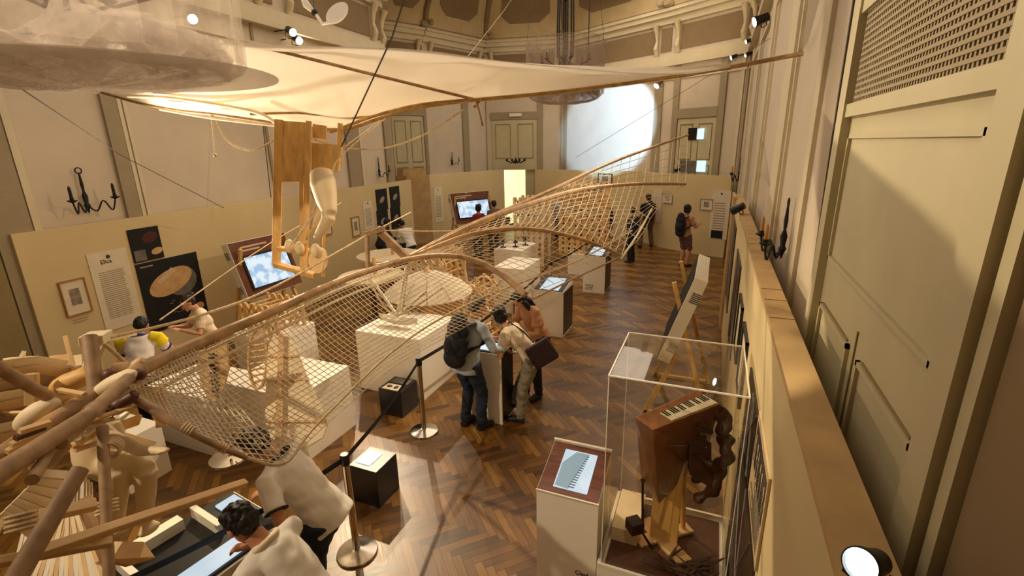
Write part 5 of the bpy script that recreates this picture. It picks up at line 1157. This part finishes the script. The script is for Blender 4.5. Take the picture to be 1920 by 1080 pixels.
# wooden dummy working the treadles
dm = thing('dummy_figure', 'wooden dummy with bent knees operating the ornithopter, bottom left', 'mannequin', Dp(230, 960, 2.5))
mb = MB()
mb.tube(DPS([(178, 800, 2.5), (190, 850, 2.5), (200, 880, 2.5)]), [(.11, .08), (.12, .09), (.11, .09)], 14)
for dx, dd in ((0, 0), (52, .04)):
    mb.tube(DPS([(190, 872, 2.5+dd), (228+dx*.6, 868, 2.42+dd), (222+dx, 882, 2.4+dd)]), [.075, .062, .05], 12); mb.tube(DPS([(222+dx, 880, 2.4+dd), (222+dx, 925, 2.45+dd), (220+dx, 985, 2.5+dd)]), [.052, .047, .03], 12)
    mb.ball(Dp(228+dx, 992, 2.48+dd), (.035, .06, .025))
mb.tube(DPS([(170, 790, 2.5), (210, 820, 2.4), (262, 845, 2.35), (305, 845, 2.3)]), [.05, .038, .03, .022], 10)
mb.tube(DPS([(300, 845, 2.3), (318, 843, 2.28)]), [(.03, .016), (.02, .01)], 8)
bake(mb, 'figure', 'mannequin', dm, .012, 7, False)
# seat frame and treadle boards
mb = MB(); board([(245, 735, 2.6), (305, 735, 2.6), (312, 880, 2.62), (252, 900, 2.62)], 0, .01, mb) if False else None
for a, b in (((238, 738, 2.55), (300, 735, 2.55)), ((298, 735, 2.55), (303, 800, 2.55)), ((60, 700, 2.3), (60, 760, 2.3))): beam(a, b, .045, .04, 'seat_frame', 'wood_light')
mb = MB(); board([(150, 935, 2.05), (172, 925, 2.1), (212, 1075, 1.9), (178, 1100, 1.85)], 0, .03, mb); mb.build('treadle_board', 'wood_light', orn, bevel=.004)
mb = MB(); board([(205, 1015, 2.3), (270, 1015, 2.4), (292, 1045, 2.4), (240, 1060, 2.3), (200, 1050, 2.2)], 0, .03, mb); mb.build('treadle_board', 'wood_light', orn, bevel=.004)
# fan of slats
for i in range(17):
    a = (128-4*i*.4+i*1.5, 915+ (i % 3)*3, 2.1); b = (25+i*11, 1100, 1.75); mb = MB(); mb.bar(Dp(*a), Dp(*b), .013, .008, _Y); mb.build('fan_slat', ('wood_pale', 'wood_light', 'white_board')[i % 3], orn)
for i in range(7):
    a = (5+i*12, 960-i*12, 1.7); b = (60+i*12, 1000-i*18, 1.75); mb = MB(); mb.bar(Dp(*a), Dp(*b), .03, .012, _Y); mb.build('fan_slat', 'wood_pale', orn)
# feather boards of the left wing
for i in range(9):
    y = 690+i*17; mb = MB(); P_ = DPS([(-30, y+8+i*3, 2.3), (60, y-8+i*2, 2.5), (120+((i*37) % 50), y-6, 2.75)]); mb.tube(P_, [(.055, .012), (.05, .012), (.03, .01)], 8, side=_D); mb.build('feather_board', ('wood_pale', 'wood_light', 'wood_pole')[i % 3], orn, True)
for i, (x, y, w_) in enumerate(((5, 672, 60), (92, 668, 36), (130, 668, 22), (90, 690, 22), (110, 700, 34), (8, 690, 40))):
    mb = MB(); board([(x, y, 3.0), (x+w_, y-4, 3.0), (x+w_+2, y+16, 3.0), (x+2, y+20, 3.0)], 0, .03, mb); mb.build('spar_block', ('wood_pale', 'wood_light')[i % 2], orn)
for i in range(12):
    x = 90+random.random()*90; y = 780+random.random()*70; a = Dp(x, y, 2.2); b = Dp(x+random.uniform(30, 80), y-random.uniform(10, 45), 2.3); mb = MB(); mb.bar(a, b, .018, .014, _Y); mb.build('rigging_stick', ('wood_pale', 'wood_light', 'wood_board')[i % 3], orn)
for i in range(8):
    a = Dp(-20+i*8, 900-i*13, 1.9); b = Dp(30+i*9, 855-i*9, 2.0); mb = MB(); mb.bar(a, b, .02, .02, _Y); mb.build('rigging_stick', 'wood_dark' if i % 3 == 0 else 'wood_light', orn)
# ------------------------------------------------------------------ exhibits under the net
# plywood paddle wing
pw = thing('paddle_wing', 'large pale plywood paddle with rounded foot and cross battens, under the net wing', 'model', Dp(555, 835, 3.4))
u_ = [(505, 628), (548, 632), (562, 668), (580, 715), (605, 765), (614, 795), (605, 820), (575, 838), (540, 838), (507, 820), (497, 790), (498, 740), (500, 690)]
P_ = [Dp(x, y, 3.95-(y-628)/210*.55) for x, y in u_]; n = (P_[3]-P_[0]).cross(P_[8]-P_[0]).normalized(); n = n if n.dot(O-P_[0]) < 0 else -n
MB().prism(P_, n*.015).build('panel', 'wood_pale', pw)
for y, xa, xb in ((668, 503, 560), (712, 500, 578), (790, 498, 612)):
    d_ = 3.93-(y-628)/210*.55; mb = MB(); mb.bar(Dp(xa, y, d_), Dp(xb, y, d_), .018, .012, _Y); mb.build('batten', 'wood_light', pw)
mb = MB(); mb.bar(Dp(527, 626, 3.92), Dp(520, 838, 3.37), .035, .015, _Y); mb.build('spine', 'wood_light', pw)
# slotted oval board on a stand
ob = thing('slotted_board', 'upright oval wooden board with a row of dark slots on a steel rod', 'model', Dp(412, 860, 3.3))
u_ = [(372, 658), (425, 645), (428, 690), (420, 725), (405, 752), (392, 752), (378, 725), (370, 690)]; P_ = [Dp(x, y, 3.4) for x, y in u_]; n = (P_[2]-P_[0]).cross(P_[5]-P_[0]).normalized(); n = n if n.dot(O-P_[0]) < 0 else -n
MB().prism(P_, n*.02).build('board', 'wood_light', ob)
for i in range(12): mb = MB(); a = Dp(390+i*.8, 664+i*7, 3.385); b = Dp(402+i*.6, 664+i*7, 3.385); mb.bar(a, b, .012, .008, _Y); mb.build('slot', 'ink', ob)
mb = MB(); mb.tube(DPS([(410, 748, 3.35), (432, 855, 3.3)]), .010, 8); mb.tube(DPS([(425, 740, 3.35), (440, 850, 3.3)]), .006, 8); mb.build('rod', 'steel', ob, True)
mb = MB(); q = Zp(428, 862, .03); q = Dp(428, 856, 3.32); mb.lathe(q-V((0, 0, .02)), [(.12, 0), (.12, .015), (.02, .02)], 20); mb.build('stand_base', 'steel', ob, True)
# slotted oval ring model
rg = thing('ribbed_ring', 'narrow oval wooden ring filled with small rungs, left of the paddle', 'model', Dp(485, 722, 3.9))
C0 = Dp(484, 672, 3.9); ux = _X*.0+V((M[0][0], M[1][0], M[2][0])); uy_ = -V((M[0][1], M[1][1], M[2][1]))
ring = [C0+ux*(.075*math.cos(a))+uy_*(.24*math.sin(a)) for a in [2*math.pi*i/28 for i in range(29)]]; mb = MB(); mb.tube(ring, .014, 6); mb.build('hoop', 'wood_light', rg, True)
for i in range(9): z = -.19+i*.048; w_ = .07*math.sqrt(1-(z/.24)**2); mb = MB(); mb.bar(C0+uy_*z-ux*w_, C0+uy_*(z+.02)+ux*w_, .012, .012, _Y); mb.build('rung', 'wood_board', rg)
# small lattice frame behind it
def lattice(c, size, label, n=(5, 5, 4), m='wood_light', name='lattice_model', arch=False, q=1):
    t = thing(name, label, 'model', (c[0], c[1], c[2]), 'wooden lattice models'); W_, D_, Hh = size
    for i in range(n[0]+1):
        x = c[0]-W_/2+W_*i/n[0]
        for yy in (c[1]-D_/2, c[1]+D_/2):
            hh = Hh*(1-.35*abs(2*i/n[0]-1)**2) if arch else Hh
            mb = MB(); mb.bar((x, yy, c[2]), (x+random.uniform(-.03, .03), yy, c[2]+hh), .04*q, .04*q, V((0, 1, 0))); mb.build('post', m, t)
            if i < n[0]:
                x2 = c[0]-W_/2+W_*(i+1)/n[0]
                for k in range(n[2]):
                    z0 = c[2]+hh*k/n[2]; z1_ = c[2]+hh*(k+1)/n[2]; mb = MB(); mb.bar((x, yy, z0), (x2, yy, z1_), .028*q, .028*q, V((0, 1, 0))); mb.bar((x, yy, z1_), (x2, yy, z0), .028*q, .028*q, V((0, 1, 0))); mb.build('cross_brace', 'wood_board' if k % 2 else 'wood_pale', t)
    for k in range(n[2]+1):
        z = c[2]+Hh*.85*k/n[2]
        for j in range(n[1]): x = c[0]-W_/2+W_*(j+.5)/n[1]; mb = MB(); mb.bar((x, c[1]-D_/2, z), (x+.05, c[1]+D_/2, z), .02, .02); mb.build('rung', 'wood_light', t)
    if arch:
        for yy in (c[1]-D_/2, c[1]+D_/2):
            mb = MB(); mb.tube([(c[0]+W_*.55*math.cos(a), yy, c[2]+Hh*.95*math.sin(a)) for a in [math.pi*i/16 for i in range(17)]], .025, 6); mb.build('arch', 'wood_pale', t, True)
    return t
lattice((-4.85, 7.9, .62), (.8, .7, .9), 'dense orange-lit lattice of sticks beneath the wing arch, nearest lattice', (5, 5, 4), arch=True)
lattice((-3.08, 12.4, .55), (1.1, .6, 1.75), 'tall far lattice tower of sticks seen through the net', (7, 5, 7), 'wood_board', q=1.8)
lattice((-3.85, 7.6, .0), (.7, .6, 1.0), 'lattice of crossing sticks right of the nearest lattice, standing on the floor', (4, 4, 4), arch=True)
lattice((-4.7, 12.9, .0), (.8, .6, 1.9), 'pale far lattice left of the tall lattice tower', (5, 4, 6), 'wood_pale', q=1.6)
lattice((-6.0, 5.0, .70), (.7, .5, .45), 'small lattice frame on the white plinth below the left screen', (5, 4, 2))
lattice((-3.3, 6.55, .0), (.6, .5, .75), 'low lattice model between the dome and the three visitors', (4, 4, 3), arch=True)
# round boat-like model with cone shell and white mast
bt = thing('boat_model', 'white boat model with V-shaped masts on the large white plinth', 'model', (-3.95, 5.3, .88))
mb = MB(); mb.solid_grid([[V((-3.95+u*.32, 5.3+(.08*math.sin(math.pi*(u+1)/2))*v, .90+.08*abs(v)+.05*u*u)) for v in (-1, -.5, 0, .5, 1)] for u in [-1+i*.2 for i in range(11)]], (0, 0, .01)); mb.build('hull', 'white_board', bt, True)
for a, b in (((745, 592, 5.75), (762, 500, 5.6)), ((745, 592, 5.75), (695, 522, 5.8)), ((745, 592, 5.75), (800, 545, 5.7))): mb = MB(); mb.tube([Dp(*a), Dp(*b)], .018, 8); mb.build('mast', 'white_board', bt, True)
sh_ = thing('panelled_dome', 'shallow round dome of pale radial panels beneath the near wing arch', 'model', (-4.1, 6.3, .6), None); dc = V((-4.2, 6.52, 1.0))
dn = 12
for k in range(dn):
    a0 = 2*math.pi*k/dn; mb = MB(); mb.solid_grid([[dc+V((.72*r*math.cos(a0+f*2*math.pi/dn), .72*r*math.sin(a0+f*2*math.pi/dn), .34*(1-r*r))) for f in (0.02, .33, .66, .98)] for r in (.06, .3, .55, .8, 1)], (0, 0, .012)); mb.build('panel', 'sail_white', sh_)
mb = MB(); mb.lathe(dc-V((0, 0, 1.0)), [(.5, 0), (.5, 1.0), (.06, 1.02), (.06, 1.34)], 28); mb.build('drum', 'wood_board', sh_, True)
mb = MB(); mb.lathe(dc+V((0, 0, .33)), [(.07, 0), (.03, .08), (.005, .1)], 16); mb.build('cap', 'wood_light', sh_, True)
# round tables
for x, y, r, z, l in ((-6.74, 8.94, .72, .95, 'round pale wooden table top with post, beyond the joint of the net wing'), (-6.0, 7.35, .62, .93, 'nearer round pale table edge showing above the net wing')):
    t = thing('round_table', l, 'table', (x, y, 0), 'round exhibit tables'); mb = MB(); mb.lathe((x, y, z-.04), [(r, 0), (r, .04)], 40); mb.build('top', 'wood_pale', t, True)
    mb = MB(); mb.lathe((x, y, 0), [(.25, 0), (.25, .03), (.05, .05), (.05, z-.04)], 20); mb.build('pedestal', 'wood_dark', t, True); mb = MB(); mb.bar((x+.1, y, z), (x+.1, y, z+.35), .05, .05); mb.build('post', 'wood_board', t)
st = thing('stool', 'dark stool under the seated man', 'stool', (-7.6, 11.25, 0)); mb = MB(); mb.lathe((-7.62, 11.27, .42), [(.2, 0), (.2, .06)], 20); mb.build('seat', 'wood_dark', st, True)
for k in range(4): a = k*math.pi/2; mb = MB(); mb.bar((-7.62+.16*math.cos(a), 11.27+.16*math.sin(a), 0), (-7.62+.12*math.cos(a), 11.27+.12*math.sin(a), .42), .03, .03); mb.build('leg', 'wood_dark', st)
# white exhibit table in the bottom left corner, with dark well and glowing screen
tb = thing('exhibit_table', 'long dark-topped table with white frame and glowing screen, under the two men', 'table', (-3.2, 1.7, 0))
def TP(x, y, z): return Zp(x, y, z)
q = [TP(250, 1090, .8), TP(345, 1000, .8), TP(440, 930, .8), TP(520, 900, .8)]
ax = (TP(520, 905, .8)-TP(200, 1110, .8)).normalized(); ay = V((-ax.y, ax.x, 0)); ay = ay if ay.dot(V((0, -1, 0))) > 0 else -ay; T0 = TP(200, 1110, .8)
def tslab(u0, u1, v0, v1, z0, z1): a = [T0+ax*u+ay*v for u, v in ((u0, v0), (u1, v0), (u1, v1), (u0, v1))]; return MB().prism([V((p.x, p.y, z0)) for p in a], (0, 0, z1-z0))
tslab(-.3, .90, -.25, .45, .0, .78).build('cabinet', 'plinth_white', tb, bevel=.004); tslab(-.28, .88, -.23, .43, .78, .80).build('dark_top', 'black_box', tb)
tslab(.1, .5, -.2, -.12, .80, .88).build('white_rail', 'white_board', tb); tslab(.1, .14, -.2, .3, .80, .88).build('white_rail', 'white_board', tb); tslab(.58, .62, -.2, .15, .80, .88).build('white_rail', 'white_board', tb)
tslab(.22, .62, .27, .41, .80, .82).build('screen', 'screen_white', tb); tslab(.72, .86, -.15, -.04, .80, .815).build('lamp_plate', 'screen_white', tb)
# ------------------------------------------------------------------ tulle-wrapped chandeliers
def chandelier(c, zt, label):
    t = thing('chandelier', label, 'chandelier', c, 'wrought iron chandeliers'); c = V(c)
    mb = MB(); mb.tube([c, (c.x, c.y, zt)], .02, 6); mb.build('rod', 'black_iron', t, True)
    for z in (1.35, 2.1): mb = MB(); mb.lathe(c+V((0, 0, z)), [(.02, -.1), (.1, 0), (.03, .1)], 12); mb.build('boss', 'black_iron', t, True)
    for k in range(6):
        a = k*math.pi/3; d = V((math.cos(a), math.sin(a), 0)); mb = MB()
        mb.tube([c+V((0, 0, 1.35))+d*.03, c+V((0, 0, 1.3))+d*.16, c+V((0, 0, .7))+d*.17, c+V((0, 0, .25))+d*.16, c+V((0, 0, .2))+d*.03], .016, 6)
        mb.tube([c+V((0, 0, 1.5))+d*.02, c+V((0, 0, 1.62))+d*.2, c+V((0, 0, 1.72))+d*.16], .014, 6); mb.build('scroll', 'black_iron', t, True)
        mb = MB(); mb.tube([c+V((0, 0, .2)), c+V((0, 0, .05))+d*.25, c+V((0, 0, .15))+d*.5], .014, 6); mb.lathe(c+V((0, 0, .15))+d*.5, [(.01, 0), (.05, .03), (.015, .05), (.015, .14)], 10); mb.build('arm', 'black_iron', t, True)
    return t
def tulle(c, r, zb, ztop, label, depth=.35, seed=0, m1='tulle', m2='tulle_gather'):
    t = thing('tulle_drum', label, 'fabric hanging', (c[0], c[1], zb), 'tulle wraps'); random.seed(seed); n = 96; rows = []
    ph = [random.random()*6.28 for _ in range(5)]
    for j in range(15):
        z = zb+(ztop-zb)*j/14; rr = r*(1+.0*j); row = []
        for i in range(n+1):
            a = 2*math.pi*i/n; w_ = .02*math.sin(a*17+ph[0]+z)+.015*math.sin(a*31+ph[1]-z*2)+.012*math.sin(a*9+ph[2])
            row.append(V((c[0]+(rr+w_)*math.cos(a), c[1]+(rr+w_)*math.sin(a), z)))
        rows.append(row)
    MB().grid(rows).build('drum_side', m1, t, True)
    for k in range(4): a = k*math.pi/2+.4; mb = MB(); mb.tube([(c[0]+r*math.cos(a), c[1]+r*math.sin(a), ztop), (c[0]+.3*math.cos(a), c[1]+.3*math.sin(a), ZC+3.4)], .004, 5); mb.build('hanging_wire', 'cable', t, True)
    rows = []
    for j in range(9):                             # bag hanging in folds under the drum
        f = j/8; rr = r*(1.0-f); row = []
        for i in range(n+1):
            a = 2*math.pi*i/n; row.append(V((c[0]+rr*math.cos(a), c[1]+rr*math.sin(a), zb-depth*math.sqrt(max(0, f*(2-f)))*.5+.022*math.sin(a*15+ph[3])*math.sin(f*3.1)+.014*math.sin(a*37+ph[4])*(1-f))))
        rows.append(row)
    MB().grid(rows).build('bag', m2, t, True)
    for q in range(7):                             # loose gathered folds lying inside
        a0 = random.random()*6.28; mb = MB(); rows = []
        for j in range(3): rows.append([V((c[0]+(r*(.9-.25*j)+.05*math.sin(i*1.3+q))*math.cos(a0+i*.09), c[1]+(r*(.9-.25*j)+.05*math.sin(i*1.7))*math.sin(a0+i*.09), zb+.05+.12*math.sin(j*1.5+i*.6+q)+.08*j)) for i in range(22)])
        mb.grid(rows); mb.build('fold', m2, t, True)
    return t
tc_ = Dp(150, 112, 3.3); tulle((tc_.x, tc_.y), 1.0, tc_.z-.02, tc_.z+1.6, 'huge sheer tulle drum close to the camera in the top left corner', .3, 3)
chandelier((tc_.x, tc_.y, tc_.z+.3), ZC+3.2, 'iron chandelier wrapped inside the huge near tulle drum')
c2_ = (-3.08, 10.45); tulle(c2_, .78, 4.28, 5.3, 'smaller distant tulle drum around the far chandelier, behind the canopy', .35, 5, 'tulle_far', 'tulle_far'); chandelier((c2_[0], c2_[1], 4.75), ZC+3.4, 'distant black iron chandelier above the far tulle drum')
# clear disc beneath the near tulle
mb = MB(); mb.lathe((tc_.x+.10, tc_.y+.04, tc_.z-.10), [(1.12, 0), (1.12, .008)], 64); setp(mb.build('sheer_disc', 'sheer_grey', smooth=True), 'flat translucent grey disc under the near tulle drum', 'disc')
# small winged lamp near the ceiling
bl = thing('hanging_model', 'white pleated fan shapes on a dark ball hanging near the ceiling above the canopy', 'model', Dp(600, 30, 4.5))
mb = MB(); mb.ball(Dp(590, 24, 4.5), .03); mb.build('ball', 'black_iron', bl, True)
mb = MB(); cq = Dp(632, 27, 4.5); ux = V((M[0][0], M[1][0], M[2][0])); uy_ = -V((M[0][1], M[1][1], M[2][1])); 
P_ = [cq+(ux*math.cos(.7)+uy_*math.sin(.7))*(.12*math.cos(a))+(-ux*math.sin(.7)+uy_*math.cos(.7))*(.075*math.sin(a)) for a in [2*math.pi*i/28 for i in range(28)]]; mb.prism(P_, _Y*.02); mb.build('pleated_fan', 'shirt_white', bl, bevel=.004)
mb = MB(); mb.tube(DPS([(565, -10, 4.5), (575, 10, 4.5), (592, 26, 4.5)]), [.02, .035, .012], 8); mb.tube(DPS([(592, 26, 4.5), (605, 45, 4.5), (618, 42, 4.5)]), .015, 8); mb.build('wing', 'shirt_white', bl, True)
mb = MB(); mb.tube([Dp(590, 24, 4.5), Dp(590, 24, 4.5)+V((0, 0, 3))], .004, 5); mb.build('wire', 'cable', bl, True)
# doorway chandelier
t = thing('lobby_chandelier', 'small black chandelier silhouetted in the lit far doorway', 'chandelier', Dp(967, 305, 19.2))
c = Dp(967, 302, 19.2); mb = MB(); mb.tube([c, c+V((0, 0, .14))], .02, 6); mb.lathe(c, [(.02, -.1), (.08, 0), (.03, .1)], 10); mb.build('stem', 'black_iron', t, True)
for k in range(8): a = k*math.pi/4; d = V((math.cos(a), math.sin(a), 0)); mb = MB(); mb.tube([c, c+d*.2-V((0, 0, .07)), c+d*.38+V((0, 0, .02))], .022, 6); mb.ball(c+d*.38+V((0, 0, .04)), .05, nu=8, nv=5); mb.build('arm', 'black_iron', t, True)

random.seed(21)
for i in range(60):
    x = -10+random.random()*230; y = 690+random.random()*170; d_ = 2.35+random.random()*.7; an = random.uniform(-.5, .35) if i % 3 else random.uniform(1.0, 2.0); L = random.uniform(25, 75)
    mb = MB(); mb.bar(Dp(x, y, d_), Dp(x+L*math.cos(an), y-L*math.sin(an), d_+random.uniform(-.15, .2)), random.choice((.015, .02, .04, .06)), .02, _Y); mb.build('framework_stick', ('wood_pale', 'wood_light', 'wood_board', 'white_board')[i % 4], orn, bevel=.002)
for i in range(20):
    x = 20+i*9.5; mb = MB(); mb.bar(Dp(x*.55+60, 890+(i % 4)*5, 2.35), Dp(x*.9, 1105, 2.0), .012, .010, _Y); mb.build('fan_slat', ('wood_pale', 'white_board', 'wood_pale')[i % 3], orn)

for i, (x, y, d_) in enumerate(((60, 860, 1.85), (120, 815, 2.05), (170, 775, 2.2), (205, 845, 1.98), (200, 940, 1.9), (40, 965, 1.5), (345, 800, 2.36), (410, 836, 2.42))):
    c_ = Dp(x, y, d_); mb = MB(); ax_ = (Dp(262, 690, 2.45)-Dp(110, 830, 1.8)).normalized() if i < 4 else (Dp(200, 1000, 1.9)-Dp(195, 900, 1.95)).normalized() if i < 6 else (tipE[-1]-tipE[0]).normalized()
    a_, b_ = frame_to(ax_)
    rr = .034 if i < 6 else .02
    for k in range(4): o_ = c_+ax_*(k*.014); mb.tube([o_+a_*(rr*math.cos(t_))+b_*(rr*math.sin(t_)) for t_ in [j*math.pi/6 for j in range(13)]], .006, 5)
    mb.build('rope_lashing', 'rope', orn, True)
